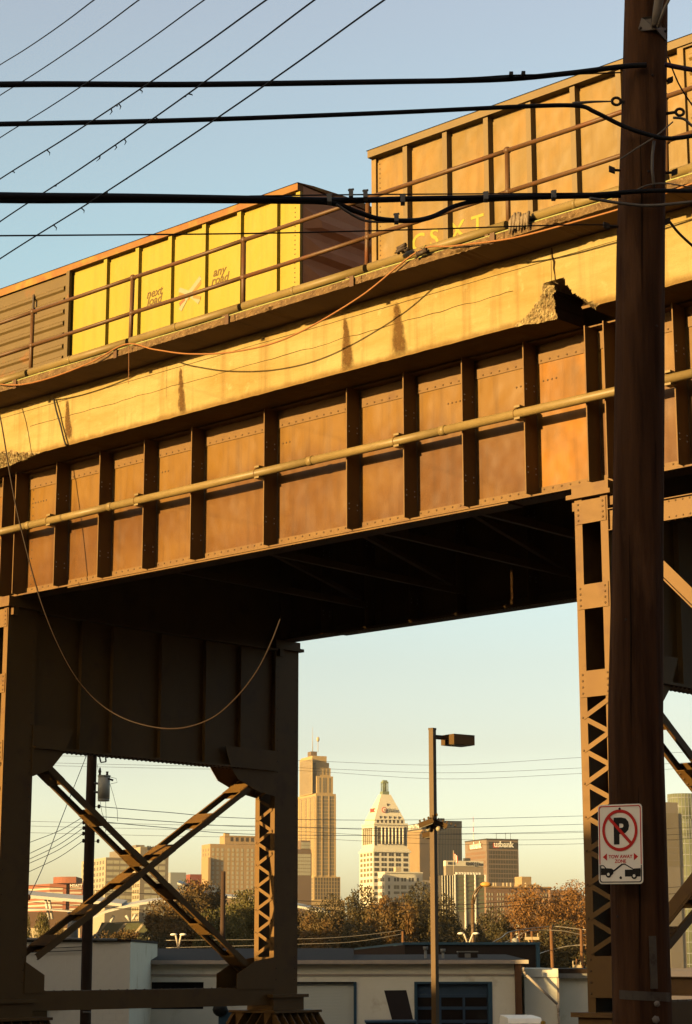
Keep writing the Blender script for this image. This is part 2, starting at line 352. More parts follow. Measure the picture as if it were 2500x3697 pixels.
# ---- bents
def make_bent(label):
    root = thing('steel_bent', label, 'bent')
    HW = .26
    legs = ((21.40, 22.05), (28.10, 28.76))
    z0, z1 = .92, 7.64
    plates = [(7.29, 7.61), (6.128, 6.459), (4.953, 5.301), (1.10, 1.62)]
    riv = MB()
    bar_me = {}
    for li, (va, vb) in enumerate(legs):
        leg = MB()
        for sg in (-1, 1):                                         # side plates, solid
            leg.box(sg*HW-.010, sg*HW+.010, va+.012, vb-.012, z0, z1)
        lo = leg.build('leg', M['steel_dark'], root)
        for sg in (-1, 1):                                         # corner angles
            for (v, d) in ((va, 1), (vb, -1)):
                a = sg*HW
                MB().box(min(a+sg*.010, a-sg*.11), max(a+sg*.010, a-sg*.11), min(v, v+d*.012), max(v, v+d*.012), z0, z1).build('corner_angle', M['steel'], lo)
        for (v, d) in ((va, -1), (vb, 1)):
            for (pa, pb) in plates:
                MB().box(-HW+.012, HW-.012, min(v+d*.001, v+d*.013), max(v+d*.001, v+d*.013), pa, pb).build('batten_plate', M['steel'], lo)
                for sg in (-1, 1):
                    for q in range(4 if d < 0 else 0): riv.rivet((sg*(HW-.06), v-.013, pa+.05+q*(pb-pa-.1)/3), (0, -1, 0), .018)
            z = 1.66; k = 0; st = .216                              # zigzag lacing
            while z + st < 4.96:
                a, b = (-HW+.05, HW-.05) if k % 2 == 0 else (HW-.05, -HW+.05)
                off = .001 if k % 2 else .010
                MB().beam((a, v+d*(off+.004), z), (b, v+d*(off+.004), z+st), .065, .008, (0, 1, 0)).build('lacing_bar', M['steel'], lo)
                if d < 0: riv.rivet((b, v-.019, z+st), (0, -1, 0), .017)
                z += st; k += 1
        # rivets down the broad side of the leg
        z = 1.2
        while z < 7.5:
            for vv in (va+.07, vb-.07): riv.rivet((HW+.010, vv, z), (1, 0, 0), .016)
            z += .21
        MB().box(-HW-.10, HW+.10, va-.07, vb+.07, 7.64, 7.70).build('cap_plate', M['steel'], root)
        MB().box(-.30, .30, va-.02, vb+.02, 7.70, 7.832).build('bearing_block', M['steel'], root)
        for sg in (-1, 1):
            MB().box(sg*HW+sg*.012 if sg > 0 else -HW-.085, HW+.085 if sg > 0 else -HW-.012, va+.05, va+.16, 7.50, 7.638).build('cap_bracket', M['steel'], root)
        # pedestal
        vm = (va+vb)/2
        ped = MB().box(-.42, .42, vm-.50, vm+.50, .86, .92).build('base_plate', M['steel_dark'], root)
        MB().box(-.36, .36, vm-.42, vm+.42, .62, .86).build('pedestal_head', M['steel_dark'], root)
        MB().box(-.62, .62, vm-.66, vm+.66, .575, .62).build('pedestal_plate', M['steel_dark'], root)
        for q in range(7):
            y = vm-.6+q*.2
            for sg in (-1, 1):
                MB().prism([(sg*.30, y-.012, .575), (sg*.58, y-.012, .575), (sg*.95, y-.012, .12), (sg*.30, y-.012, .12)], (0, .024, 0)).build('pedestal_rib', M['steel_dark'], root)
        for q in range(5):
            x = -.5+q*.25
            for sg in (-1, 1):
                MB().prism([(x-.012, vm+sg*.62, .575), (x-.012, vm+sg*1.0, .12), (x-.012, vm+sg*.3, .12), (x-.012, vm+sg*.3, .575)], (.024, 0, 0)).build('pedestal_rib', M['steel_dark'], root)
        MB().box(-.30, .30, vm-.30, vm+.30, .12, .57).build('pedestal_core', M['steel_dark'], root)
        MB().box(-1.0, 1.0, vm-1.05, vm+1.05, -.3, .12).build('footing', M['conc'], root)
    # cross girder
    cg = MB().box(.16, .175, 22.04, 28.11, 5.24, 7.60).build('cross_girder', M['steel_dark'], root)
    MB().box(-.02, .34, 22.04, 28.11, 5.20, 5.238).build('girder_flange', M['steel_dark'], cg)
    MB().box(.02, .33, 22.04, 28.11, 7.602, 7.635).build('girder_flange', M['steel_dark'], cg)
    MB().box(.16, .175, 21.92, 28.40, 7.636, 10.07).build('diaphragm', M['steel_dark'], root)
    for q, vv in enumerate((23.1, 23.85, 25.05, 26.2, 27.15)):
        MB().box(.177, .26, vv, vv+.016, 5.24, 7.60).box(.177, .19, vv+.017, vv+.10, 5.26, 7.58).build('girder_stiffener', M['steel_dark'], cg)
    vv = 22.75
    while vv < 27.2:
        riv.rivet((.30, vv, 5.20), (0, 0, -1), .026, .022); riv.rivet((.04, vv+.05, 5.20), (0, 0, -1), .026, .022); vv += .105
    # gussets
    for sg in (-1, 1):
        x = sg*HW + (.012 if sg > 0 else -.024)
        for nm, poly in (('gusset', [(22.02, 5.60), (22.95, 5.60), (22.76, 5.20), (22.45, 4.86), (22.02, 4.70)]),
                         ('gusset', [(28.13, 5.60), (26.72, 5.60), (26.88, 5.20), (27.07, 4.98), (27.62, 4.78), (28.13, 4.70)]),
                         ('gusset', [(22.02, 1.55), (22.45, 1.32), (22.45, 1.02), (22.02, 1.02)]),
                         ('gusset', [(28.13, 1.62), (27.60, 1.55), (27.10, 1.31), (27.10, 1.02), (28.13, 1.02)])):
            MB().prism([(x, a, b) for a, b in poly], (.012, 0, 0)).build(nm, M['steel_dark'], root)
    # lower strut
    for sg in (-1, 1):
        MB().box(sg*.255-.01, sg*.255+.01, 22.05, 28.10, .72, 1.03).box(min(sg*.265, sg*.19), max(sg*.265, sg*.19), 22.05, 28.10, 1.0301, 1.045).build('lower_strut', M['steel_dark'], root)
    vv = 22.5
    while vv < 27.6:
        riv.rivet((.23, vv, 1.045), (0, 0, 1), .022, .02)
        vv += .21
    # crossed braces: two flat members each, tied by batten plates
    for (p, q, dd) in (((22.30, 5.02), (27.66, 1.34), .06), ((27.72, 5.02), (22.30, 1.62), .0)):
        br = MB()
        P, Q = Vector((0, p[0], p[1])), Vector((0, q[0], q[1])); d = (Q-P).normalized(); nrm = Vector((0, -d.z, d.y))
        for sg in (-1, 1):
            x = sg*(.245-dd)
            br.beam((x, P.y, P.z), (x, Q.y, Q.z), .018, .11, nrm)
            br.beam((x-sg*.024, P.y+nrm.y*.048, P.z+nrm.z*.048), (x-sg*.024, Q.y+nrm.y*.048, Q.z+nrm.z*.048), .030, .012, nrm)
            br.beam((x-sg*.024, P.y-nrm.y*.048, P.z-nrm.z*.048), (x-sg*.024, Q.y-nrm.y*.048, Q.z-nrm.z*.048), .030, .012, nrm)
        bo = br.build('brace', M['steel_dark'], root)
        Ln = (Q-P).length
        for fr in (.07, .255, .44, .60, .77, .93):
            cpt = P + (Q-P)*fr
            for s2 in (-1, 1):
                cc = cpt + nrm*s2*.062
                MB().obox(cc, (.245-dd, 0, 0), d*.17, nrm*.005).build('batten_plate', M['steel'], bo)
                for e in (-1, 1):
                    for q3 in (-.11, 0, .11): riv.rivet(cc + Vector((e*(.20-dd), 0, 0)) + d*q3 + nrm*s2*.005, nrm*s2, .016)
    tag(riv.build('rivets', M['rivet'], root), kind='stuff')
    return root
bent = make_bent('riveted steel bent with crossed braces under the hanging cable loop')
place_b(bent, TL, 0, 0)
c = copy_tree(bent); place_b(c, TR, 0, 0); c['label'] = 'steel bent half hidden behind the wooden utility pole and sign'
c = copy_tree(bent); place_b(c, TR+TOW, 0, 0); c['label'] = 'steel bent at the far foot of the braced tower'
c = copy_tree(bent); place_b(c, TL-12.77, 0, 0); c['label'] = 'steel bent next along past the cross-braced one'
# longitudinal tower bracing behind the pole
tb = bthing('tower_bracing', 'lit longitudinal struts and diagonals bracing the tower legs behind the pole', 'bracing', TR, 21.44, 0)
for (a, b, nm) in ((7.14, 7.44, 'upper_strut'), (1.14, 1.37, 'lower_strut')):
    MB().box(.262, TOW-.262, 0, .015, a, b).box(.262, TOW-.262, -.05, .0, b-.012, b).box(.262, TOW-.262, -.05, .0, a, a+.012).build(nm, M['steel'], tb)
rv = MB()
for q in range(52):
    rv.rivet((.35+q*.107, 0, 7.40), (0, -1, 0), .015); rv.rivet((.35+q*.107, 0, 7.19), (0, -1, 0), .015); rv.rivet((.35+q*.107, -.02, 7.14), (0, 0, -1), .015)
tag(rv.build('rivets', M['rivet'], tb), kind='stuff')
for (p, q, yy) in (((.26, 7.35), (TOW-.3, 1.65), .02), ((.26, 1.55), (TOW-.3, 7.2), .16)):
    MB().beam((p[0], yy, p[1]), (q[0], yy, q[1]), .015, .16, (0, 0, 1)).build('diagonal', M['steel'], tb)
    d_ = (Vector((q[0], 0, q[1]))-Vector((p[0], 0, p[1]))).normalized(); n_ = Vector((-d_.z, 0, d_.x))*.10
    MB().beam((p[0]-n_.x*-1.0-n_.x*2, yy, p[1]-n_.z), (q[0]-n_.x, yy, q[1]-n_.z), .03, .02, (0, 0, 1)).build('diagonal_edge', M['steel'], tb)

# ---- concrete deck, fascia with broken joints, walkway
VF, VK = 20.85, 20.20                                              # fascia plane, walkway edge plane
T0, T1 = TL-13.2, TR+TOW+1.0
from mathutils import noise as mnoise
def spall(t, z):
    """depth broken out of the fascia: 0 whole, 1 rough, 2 right through"""
    n = mnoise.noise(Vector((t*6, z*6, 1.7)))*.05 + mnoise.noise(Vector((t*18, z*18, 4.7)))*.035
    crumb = .022*mnoise.noise(Vector((t*30, z*30, 9))) + .014*mnoise.noise(Vector((t*60, z*60, 3)))
    if -16.1 < t < -14.3 and z < 10.575:
        f = max(0.0, min(1.0, (10.565-z)/.485)); tt = t + n
        tl, tr = -15.45-.46*f**2.0, -15.08+.56*f**1.8; vl, vr = -15.33+.05*f, -15.13+.43*f**.9
        if tl < tt < tr:
            if f > .10 and vl < tt < vr: return .75, 2
            if tt <= vl: return max(.012, .13*((tt-tl)/(vl-tl))**.8 + crumb*1.3), 1
            return max(.012, .16*((tr-tt)/max(.02, tr-vr))**.9 + crumb*1.3), 1
    if t < -26.0:
        f = max(0.0, min(1.0, (10.30-z)/.22)); e = (-26.15-t+n*3)/1.2
        lim = min(1.0, max(0.0, e))*.24
        if t > -29.2 and z + n*1.2 < 10.06 + lim: return max(.012, min(.22, (10.06+lim-z)*1.1) + crumb*1.4), 1
    return 0.0, 0
deck = bthing('concrete_deck', 'sunlit concrete deck edge with broken joints above the girders', 'deck', T0, VF, 0)
joints = [T0, -27.72, -15.28, T1]
for (ja, jb) in zip(joints, joints[1:]):
    ts = []; t = ja+.004
    while t < jb-.004:
        ts.append(t); t += .014 if (-16.3 < t < -14.4 or -28.9 < t < -26.2) else .12
    ts.append(jb-.004)
    zs = [10.08 + i*.0245 for i in range(24)] + [10.70, 10.80, 10.90, 11.0, 11.085]
    gm, gr = MB(), MB(); grid = {}
    vs = []
    for i, t in enumerate(ts):
        for j, z in enumerate(zs):
            d, r_ = spall(t, z); grid[i, j] = r_
            wob = .006*mnoise.noise(Vector((t*1.3, z*2, 3)))
            zz = z + (0.012*mnoise.noise(Vector((t*6, 0, 5))) if j == 0 else 0)
            vs.append((t, VF + d + wob, zz))
    n = len(zs)
    fs, fr, fv = [], [], []
    for i in range(len(ts)-1):
        for j in range(n-1):
            q = (i*n+j, (i+1)*n+j, (i+1)*n+j+1, i*n+j+1)
            if all(grid[a_, b_] == 2 for a_ in (i, i+1) for b_ in (j, j+1)): continue
            if any(grid[a_, b_] == 2 for a_ in (i, i+1) for b_ in (j, j+1)): fv.append(q); continue
            (fr if (grid[i, j] or grid[i+1, j+1] or grid[i+1, j] or grid[i, j+1]) else fs).append(q)
    gm.add(vs, fs, True)
    # soffit and back so that the beam is a solid
    bot = [vs[i*n] for i in range(len(ts))]
    m2 = len(ts)
    gm.add(bot + [(p[0], 21.95, 10.10) for p in bot], [(i, i+1, m2+i+1, m2+i) for i in range(m2-1)])
    j0 = next(j for j in range(n) if zs[j] > 10.58)
    gm.add([vs[j] for j in range(j0, n)] + [(ja+.004, 21.95, 11.085), (ja+.004, 21.95, zs[j0])], [tuple(range(n-j0+2))])
    gm.add([vs[(m2-1)*n+j] for j in range(j0, n)] + [(jb-.004, 21.95, 11.085), (jb-.004, 21.95, zs[j0])], [tuple(range(n-j0+2))])
    gm.add([(ja+.004, VF, 11.085), (jb-.004, VF, 11.085), (jb-.004, 21.95, 11.085), (ja+.004, 21.95, 11.085)], [(0, 1, 2, 3)])
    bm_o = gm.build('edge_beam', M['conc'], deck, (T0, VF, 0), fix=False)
    if fv: gv = MB(); gv.add(vs, fv, False); gv.build('break_inside', M['inside'], bm_o, (T0, VF, 0), fix=False)
    if fr:
        gr.add(vs, fr, False); gr.build('broken_patch', M['conc_raw'], bm_o, (T0, VF, 0), fix=False)
MB().box(T0, T1, 21.952, 29.6, 10.09, 10.24).build('slab', M['soffit'], deck, (T0, VF, 0))
MB().box(T0, T1, 29.0, 29.6, 10.24, 11.1).build('far_parapet', M['conc'], deck, (T0, VF, 0))
# faint form line, cracks and damp streaks as thin skins on the concrete
for (a, b, z, amp) in ((T0+.2, T1-.2, 10.90, .002), (-26.5, -15.9, 10.60, .012)):
    pts = []; t = a
    while t < b:
        pts.append((t, VF-.004, z + amp*mnoise.noise(Vector((t*4, z, 0)))*2)); t += .12
    MB().tube(pts, .0032, 4, False).build('form_line', M['crack'], deck, (T0, VF, 0))
MB().tube([(-15.262, VF-.004, 11.06), (-15.255, VF-.004, 10.93), (-15.225, VF-.004, 10.85), (-15.235, VF-.004, 10.76), (-15.22, VF-.004, 10.66), (-15.215, VF-.004, 10.56)], [.008, .012, .018, .014, .008, .012], 5, False).build('crack', M['crack'], deck, (T0, VF, 0))
STAIN = bpy.data.materials.new('damp_stain'); STAIN.use_nodes = True
_n, _l = STAIN.node_tree.nodes, STAIN.node_tree.links; _b = _n['Principled BSDF']; _b.inputs['Base Color'].default_value = (.042, .022, .007, 1); _b.inputs['Roughness'].default_value = .95
_b.inputs['Specular IOR Level'].default_value = .05
_a = _n.new('ShaderNodeAttribute'); _a.attribute_name = 'fade'; _t = _n.new('ShaderNodeTexCoord'); _x = _n.new('ShaderNodeTexNoise'); _x.inputs['Scale'].default_value = 14; _x.inputs['Detail'].default_value = 8
_m = _n.new('ShaderNodeMath'); _m.operation = 'MULTIPLY'; _r = _n.new('ShaderNodeMapRange'); _r.inputs[1].default_value = .06; _r.inputs[2].default_value = .40; _r.inputs[4].default_value = .85
_l.new(_t.outputs['Object'], _x.inputs[0]); _l.new(_a.outputs['Fac'], _m.inputs[0]); _l.new(_x.outputs[0], _m.inputs[1]); _l.new(_m.outputs[0], _r.inputs[0]); _l.new(_r.outputs[0], _b.inputs['Alpha'])
for (t, w0, w1, zt, zb_) in ((-19.10, .03, .15, 10.93, 10.10), (-18.08, .05, .17, 10.94, 10.10), (-22.70, .03, .11, 10.90, 10.09), (-25.52, .03, .12, 10.90, 10.18)):
    cols = 7; rows = 18; vs = []; fade = []
    for k in range(rows):
        f = k/(rows-1); z = zt + (zb_-zt)*f; w = w0 + (w1-w0)*f
        for q in range(cols):
            u = q/(cols-1)*2-1
            vs.append((t + .07*f + u*w*1.15 + .02*mnoise.noise(Vector((t*3, z*9, 2))), VF-.0078, z))
            fade.append(max(0.0, 1-abs(u)**1.6)*min(1.0, (1-f)*5+.25)*min(1.0, f*8+.1))
    sm = MB(); sm.add(vs, [(k*cols+q, k*cols+q+1, (k+1)*cols+q+1, (k+1)*cols+q) for k in range(rows-1) for q in range(cols-1)])
    so_ = sm.build('damp_stain', STAIN, deck, (T0, VF, 0), fix=False)
    ca = so_.data.attributes.new('fade', 'FLOAT', 'POINT'); ca.data.foreach_set('value', fade)

walk = bthing('walkway', 'rough exposed-aggregate walkway slab cantilevered from the deck edge', 'walkway', T0, VK, 11.09)
cuts = [T0] + [TL+1.92+2.6*k for k in range(-8, 8)] + [T1]
cuts = sorted(set(q for q in cuts if T0 <= q <= T1))
for a, b in zip(cuts, cuts[1:]):
    m = MB(); nx = max(2, int((b-a)/.045)); zs = [11.09, 11.115, 11.145, 11.175, 11.20]
    vs = []
    for i in range(nx+1):
        t = a+.006 + (b-a-.012)*i/nx
        notch = max(0, 1-abs(t+20.05)/.10) + max(0, 1-abs(t+16.35)/.25) + max(0, 1-abs(t+14.6)/.35)*.7
        for j, z in enumerate(zs):
            dv = .014*mnoise.noise(Vector((t*22, z*30, 8))) + .008*mnoise.noise(Vector((t*50, z*60, 8)))
            zz = z + (notch*.06*abs(mnoise.noise(Vector((t*15, 1, 1))))*2 + .006*mnoise.noise(Vector((t*9, 2, 2))) if j == 0 else 0)
            vs.append((t, VK + dv + (notch*.05 if j < 2 else 0), zz))
    nz = len(zs)
    m.add(vs, [(i*nz+j, (i+1)*nz+j, (i+1)*nz+j+1, i*nz+j+1) for i in range(nx) for j in range(nz-1)], False)
    so_ = m.build('slab_panel', M['walk'], walk, (T0, VK, 11.09), fix=False)
    u = MB(); u.add([vs[i*nz] for i in range(nx+1)] + [(vs[i*nz][0], 21.9, 11.092) for i in range(nx+1)], [(i, i+1, nx+2+i, nx+1+i) for i in range(nx)])
    u.build('slab_underside', M['soffit'], so_, (T0, VK, 11.09), fix=False)
    MB().add([(a+.006, VK, 11.20), (b-.006, VK, 11.20), (b-.006, 21.9, 11.20), (a+.006, 21.9, 11.20)], [(0, 1, 2, 3)]).build('slab_top', M['walk'], so_, (T0, VK, 11.09), fix=False)

# ---- track
trk = bthing('railway_track', 'railway track with ties on the deck under the boxcars', 'track', T0, 24.9, 10.24)
for sg in (-1, 1):
    MB().box(T0, T1, 24.9+sg*.72-.035, 24.9+sg*.72+.035, 10.41, 10.56).build('rail', M['rail'], trk, (T0, 24.9, 10.24))
tie = MB().box(0, .22, -1.3, 1.3, 0, .17).mesh('tie', M['wood2'])
for k in range(int((T1-T0)/.55)): inst('tie', tie, trk, (k*.55, 0, 0))

# ---- handrail
POSTS = [TL+1.87+2.585*k for k in range(-8, 9)]
POSTS = [p for p in POSTS if T0+.3 < p < T1-.3]
rail = bthing('handrail', 'rusty two-rail pipe handrail along the walkway edge', 'handrail', T0, 20.45, 11.2)
oo = (T0, 20.45, 11.2)
for z in (11.875, 12.48):
    for a, b in zip([T0]+POSTS, POSTS+[T1]):
        MB().tube([(a, 20.45, z), ((a+b)/2, 20.45, z-.006), (b, 20.45, z)], .033, 10).build('rail_pipe', M['rail'], rail, oo)
for p in POSTS:
    lean = random.uniform(-.03, .03)
    po = MB().tube([(p+lean, 20.45, 11.2), (p, 20.45, 12.47)], .036, 10).build('post', M['rail'], rail, oo)
    for z in (11.875, 12.48):
        MB().ball((p, 20.45, z), .052, 1.15, 1, 1.1).build('fitting', M['rail'], po, oo)
    MB().box(p-.07, p+.09, 20.36, 20.54, 11.201, 11.225).build('base_flange', M['rail'], po, oo)
    MB().box(p-.11, p-.03, 20.165, 20.183, 11.06, 11.22).build('edge_clip', M['rail'], po, oo)
cp = bthing('edge_pipe', 'tan pipe lying along the foot of the handrail', 'pipe', T0, 20.33, 11.2)
edges_ = sorted([T0] + [p+.12 for p in POSTS] + [T1])
for a, b in zip(edges_, edges_[1:]):
    MB().tube([(a+.02, 20.33, 11.335), (b-.06, 20.33, 11.335)], .070, 12).build('pipe_length', M['curbpipe'], cp, (T0, 20.33, 11.2))
    MB().box(a+.3, a+.36, 20.27, 20.39, 11.201, 11.27).build('saddle', M['rail'], cp, (T0, 20.33, 11.2)); MB().box(b-.4, b-.34, 20.27, 20.39, 11.201, 11.27).build('saddle', M['rail'], cp, (T0, 20.33, 11.2))
    MB().tube([(a+1.05, 20.33, 11.335), (a+1.12, 20.33, 11.335)], .075, 12).build('coupling', M['curbpipe'], cp, (T0, 20.33, 11.2))
yc = MB(); pts = []; t = T0
while t <= T1:
    pts.append((t, 20.245, 11.222+.006*math.sin(t*2.4))); t += .3
tag(yc.tube(pts, .012, 6).build('cable', M['ycable'], None, (0, 0, 0)), 'thin yellow-green cable running along the walkway edge', 'cable').rotation_euler = (0, 0, BROT)

# ---- pipe along the girder
pp = bthing('girder_pipe', 'galvanised pipe strapped along the face of the plate girder', 'pipe', T0, 21.33, 9.005)
po_ = (T0, 21.33, 9.005)
pj = [T0+.05, -38.5, -34.7, -30.9, -27.05, -24.88, -20.25, -17.62, -13.3, T1-.05]
for a, b in zip(pj, pj[1:]):
    MB().tube([(a, 21.33, 9.005), ((a+b)/2, 21.33, 9.0), (b, 21.33, 9.005)], .066, 14).build('pipe_length', M['pipe'], pp, po_)
for a in pj[1:-1]: MB().tube([(a-.05, 21.33, 9.005), (a+.05, 21.33, 9.005)], .073, 14).build('coupling', M['pipe'], pp, po_)
for s in [TL-12.77+PATTERN[9], TL-12.77+PATTERN[7], TL+PATTERN[1], TL+PATTERN[3], TL+PATTERN[5], TL+PATTERN[7], TL+PATTERN[9], TR+SHORT[1], TR+SHORT[3]]:
    MB().box(s-.07, s+.03, 21.262, 21.405, 9.074, 9.105).box(s-.07, s+.03, 21.262, 21.405, 8.905, 8.936).box(s-.07, s+.03, 21.400, 21.409, 8.905, 9.105).build('strap', M['pipe'], pp, po_)
    MB().tube([(s-.095, 21.33, 9.005), (s-.083, 21.33, 9.005)], .0715, 14).build('clamp_ring', M['steel_dark'], pp, po_)

# ================================================================ BOXCARS
def make_boxcar(name, label, t_end, side, rib, chord, doorm, direction, panel, ztop, lettering):
    """t_end: the near end; the body runs to `direction` (-1 left, +1 right)"""
    PD = .062 if direction < 0 else .10; VS = 23.40; WID = 3.0; zb = 11.75; rz = 10.56
    root = bthing(name, label, 'boxcar', t_end, 24.9, rz)
    o_ = (t_end, 24.9, rz); D = direction; LEN = 15.4
    X = lambda s: t_end + D*s
    def bx(s0, s1, v0, v1, z0, z1, nm, m, par=root):
        a, b = sorted((X(s0), X(s1)))
        return MB().box(a, b, v0, v1, z0, z1).build(nm, m, par, o_)
    body = bx(.04, LEN-.04, VS+.03, VS+WID-.03, zb, ztop-.06, 'body', side)
    dr0, dr1 = 6.12, 9.28
    n = 7; xs = [0.0] + [panel[0] + panel[1]*k for k in range(n)]
    xs = [q for q in xs if q < dr0-.3] + [dr0]
    for sgn in (0, 1):
        for a, b in zip(xs, xs[1:]):
            s0, s1 = (a, b) if sgn == 0 else (LEN-b, LEN-a)
            p_ = bx(s0+.03, s1-.03, VS+.012, VS+.03, zb+.05, ztop-.2, 'side_panel', side)
        for a in xs[1:-1]:
            s = a if sgn == 0 else LEN-a
            lo, hi = sorted((X(s-.055), X(s+.055)))
            MB().prism([(lo, VS+.029, zb), (lo+.008, VS-PD, zb), (hi-.008, VS-PD, zb), (hi, VS+.029, zb)], (0, 0, ztop-.14-zb)).build('side_post', rib, root, o_)
    bx(0, .10, VS-.03, VS+.03, zb, ztop-.13, 'corner_post', side); bx(LEN-.10, LEN, VS-.03, VS+.03, zb, ztop-.13, 'corner_post', side)
    bx(0, LEN, VS-PD-.03, VS+.05, ztop-.125, ztop, 'top_chord', chord)
    bx(0, LEN, VS-.065, VS+.02, zb-.16, zb+.045, 'side_sill', chord)
    # door with horizontal corrugations
    dd = bx(dr0, dr1, VS-.045, VS-.02, zb+.05, ztop-.16, 'door', doorm)
    z = zb+.12; cor = MB(); a, b = sorted((X(dr0+.17), X(dr1-.17)))
    while z < ztop-.35:
        cor.prism([(a, VS-.045, z), (a, VS-.085, z+.035), (a, VS-.085, z+.085), (a, VS-.045, z+.12)], (b-a, 0, 0)); z += .235
    cor.build('door_corrugation', doorm, dd, o_)
    for s in (dr0+.04, dr1-.04): bx(s-.05, s+.05, VS-.10, VS-.046, zb, ztop-.13, 'door_edge', doorm, dd)
    s = dr0+1.05; bx(s-.02, s+.02, VS-.13, VS-.10, ztop-.75, ztop-.38, 'door_latch', M['iron'], dd)
    bx(dr0+.06, dr1-.06, VS-.10, VS-.066, ztop-.155, ztop-.127, 'door_track', chord, dd)
    rv = MB(); z = zb+.2
    while z < ztop-.2:
        rv.rivet((X(.155), VS+.012, z), (0, -1, 0), .014); z += .085
    tag(rv.build('rivets', M['rivet'], root, o_), kind='stuff')
    # roof and end
    roof = MB(); a, b = sorted((X(-.02), X(LEN+.02)))
    roof.prism([(a, VS-PD-.05, ztop+.002), (a, VS+.3, ztop+.05), (a, VS+WID/2, ztop+.12), (a, VS+WID-.3, ztop+.05), (a, VS+WID+.09, ztop+.002)], (b-a, 0, 0))
    ro = roof.build('roof', chord, root, o_)
    k = .9
    while k < LEN: bx(k, k+.05, VS+.25, VS+1.4, ztop+.05, ztop+.115, 'roof_rib', chord, ro); k += 1.1
    for e in (0, LEN):
        en = bx(e-.008 if e else .0, e+.0 if e else .038, VS+.05, VS+WID-.05, zb, ztop-.02, 'end', M['endbrown'])
        sgn = -1 if e == 0 else 1
        z = zb+.1
        while z < ztop-.3:                                          # bulged horizontal ribs across the end
            x0 = X(e); x1 = X(e+sgn*.07)
            MB().add([(x0, VS+.08, z), (x1, VS+.45, z+.10), (x1, VS+.45, z+.22), (x0, VS+.08, z+.40), (x0, VS+WID-.08, z), (x1, VS+WID-.45, z+.10), (x1, VS+WID-.45, z+.22), (x0, VS+WID-.08, z+.40)], [(0, 1, 2, 3), (7, 6, 5, 4), (0, 4, 5, 1), (1, 5, 6, 2), (2, 6, 7, 3), (3, 7, 4, 0)]).build('end_rib', M['endbrown'], en, o_)
            z += .52
    bx(.3, LEN-.3, VS+.7, VS+WID-.7, zb-.35, zb-.001, 'underframe', M['steel_dark'])
    for tc in (1.9, LEN-1.9):
        tr = bx(tc-1.1, tc+1.1, VS+.55, VS+WID-.55, rz+.35, zb-.35, 'truck', M['steel_dark'])
        for ax in (-.85, .85):
            for vv in (24.9-.78, 24.9+.65):
                MB().tube([(X(tc+ax), vv, rz+.42), (X(tc+ax), vv+.13, rz+.42)], .42, 20).build('wheel', M['steel_dark'], tr, o_)
    lettering(root, o_, VS)
    return root
def let_y(root, o_, VS):
    for body, (x0, y0), size in (('next', (530, 1079), .235), ('load', (531, 1106), .235), ('any', (770, 1000), .235), ('road', (763, 1032), .235)):
        t, z = onv(x0, y0, VS+.012); m = MB()
        text_into(m, body, size, (t, VS+.009, z), (1, 0, 0), (0, 0, 1), .004, .004, .25)
        m.build('lettering', M['letterb'], root, o_, fix=False)
    tc, zc = -25.25, 13.40
    def bar(p, q, w, m, d):
        MB().beam((tc+p[0], VS+.009-d, zc+p[1]), (tc+q[0], VS+.009-d, zc+q[1]), .003, w, (0, 0, 1) if abs(p[0]-q[0]) > abs(p[1]-q[1]) else (1, 0, 0)).build('emblem', m, root, o_)
    bar((-.30, .12), (-.02, -.02), .09, M['logo_g'], 0); bar((-.30, .03), (-.02, -.11), .08, M['logo_o'], .001)
    bar((-.02, .0), (.27, .22), .09, M['logo_g'], .002); bar((.02, -.03), (.29, .13), .07, M['logo_o'], .0)
    bar((-.02, -.02), (.24, -.24), .09, M['logo_g'], .003); bar((-.04, -.02), (-.26, -.28), .09, M['logo_g'], .004)
    bar((-.28, -.17), (-.14, -.10), .06, M['logo_r'], .005); bar((.08, -.10), (.28, -.17), .06, M['logo_o'], .005)
def let_c(root, o_, VS):
    for ch, (x0, y0) in zip('CSXT', ((1490, 899), (1556, 874), (1630, 848), (1706, 823))):
        t, z = onv(x0, y0, VS+.012); m = MB(); z = 13.15-.31
        text_into(m, ch, .43, (t-.02, VS+.009, z), (1, 0, 0), (0, 0, 1), .004, .006)
        m.build('lettering', M['lettery'], root, o_, fix=False)
make_boxcar('boxcar', 'yellow ribbed boxcar with a brown corrugated door and brown lettering', -22.46, M['yellow'], M['yellow'], M['rusttop'], M['doorbrown'], -1, (.57, .905), 14.72, let_y)
make_boxcar('boxcar', 'tan ribbed boxcar with yellow capital letters on its side', -20.80, M['tan'], M['tanrib'], M['tanrib'], M['tan'], 1, (.80, .85), 14.82, let_c)

# ================================================================ CABLES ON THE VIADUCT
def wire(name, label, cat, pts, r, m, n=6, sub=10, group=None, ext=0):
    """smooth curve through world points"""
    P = [Vector(p) for p in pts]; out = []
    for i in range(len(P)-1):
        p0 = P[max(i-1, 0)]; p1 = P[i]; p2 = P[i+1]; p3 = P[min(i+2, len(P)-1)]
        for k in range(sub):
            u = k/sub
            out.append(.5*((2*p1) + (p2-p0)*u + (2*p0-5*p1+4*p2-p3)*u*u + (3*p1-p0-3*p2+p3)*u**3))
    out.append(P[-1])
    if name in ('overhead_cable', 'wire') and P[0].x < -1.2: out.insert(0, out[0] + (out[0]-out[1]).normalized()*25)
    if ext: out.insert(0, out[0] + (out[0]-out[1]).normalized()*ext); out.append(out[-1] + (out[-1]-out[-2]).normalized()*ext)
    rr = r
    if isinstance(r, (list, tuple)): rr = [r[0] + (r[1]-r[0])*i/(len(out)-1) for i in range(len(out))]
    base = out[-1].copy()
    o = MB().tube(out, rr, n).build(name, m, None, base, fix=False); o.location = base
    if label: tag(o, label, cat, group)
    return o
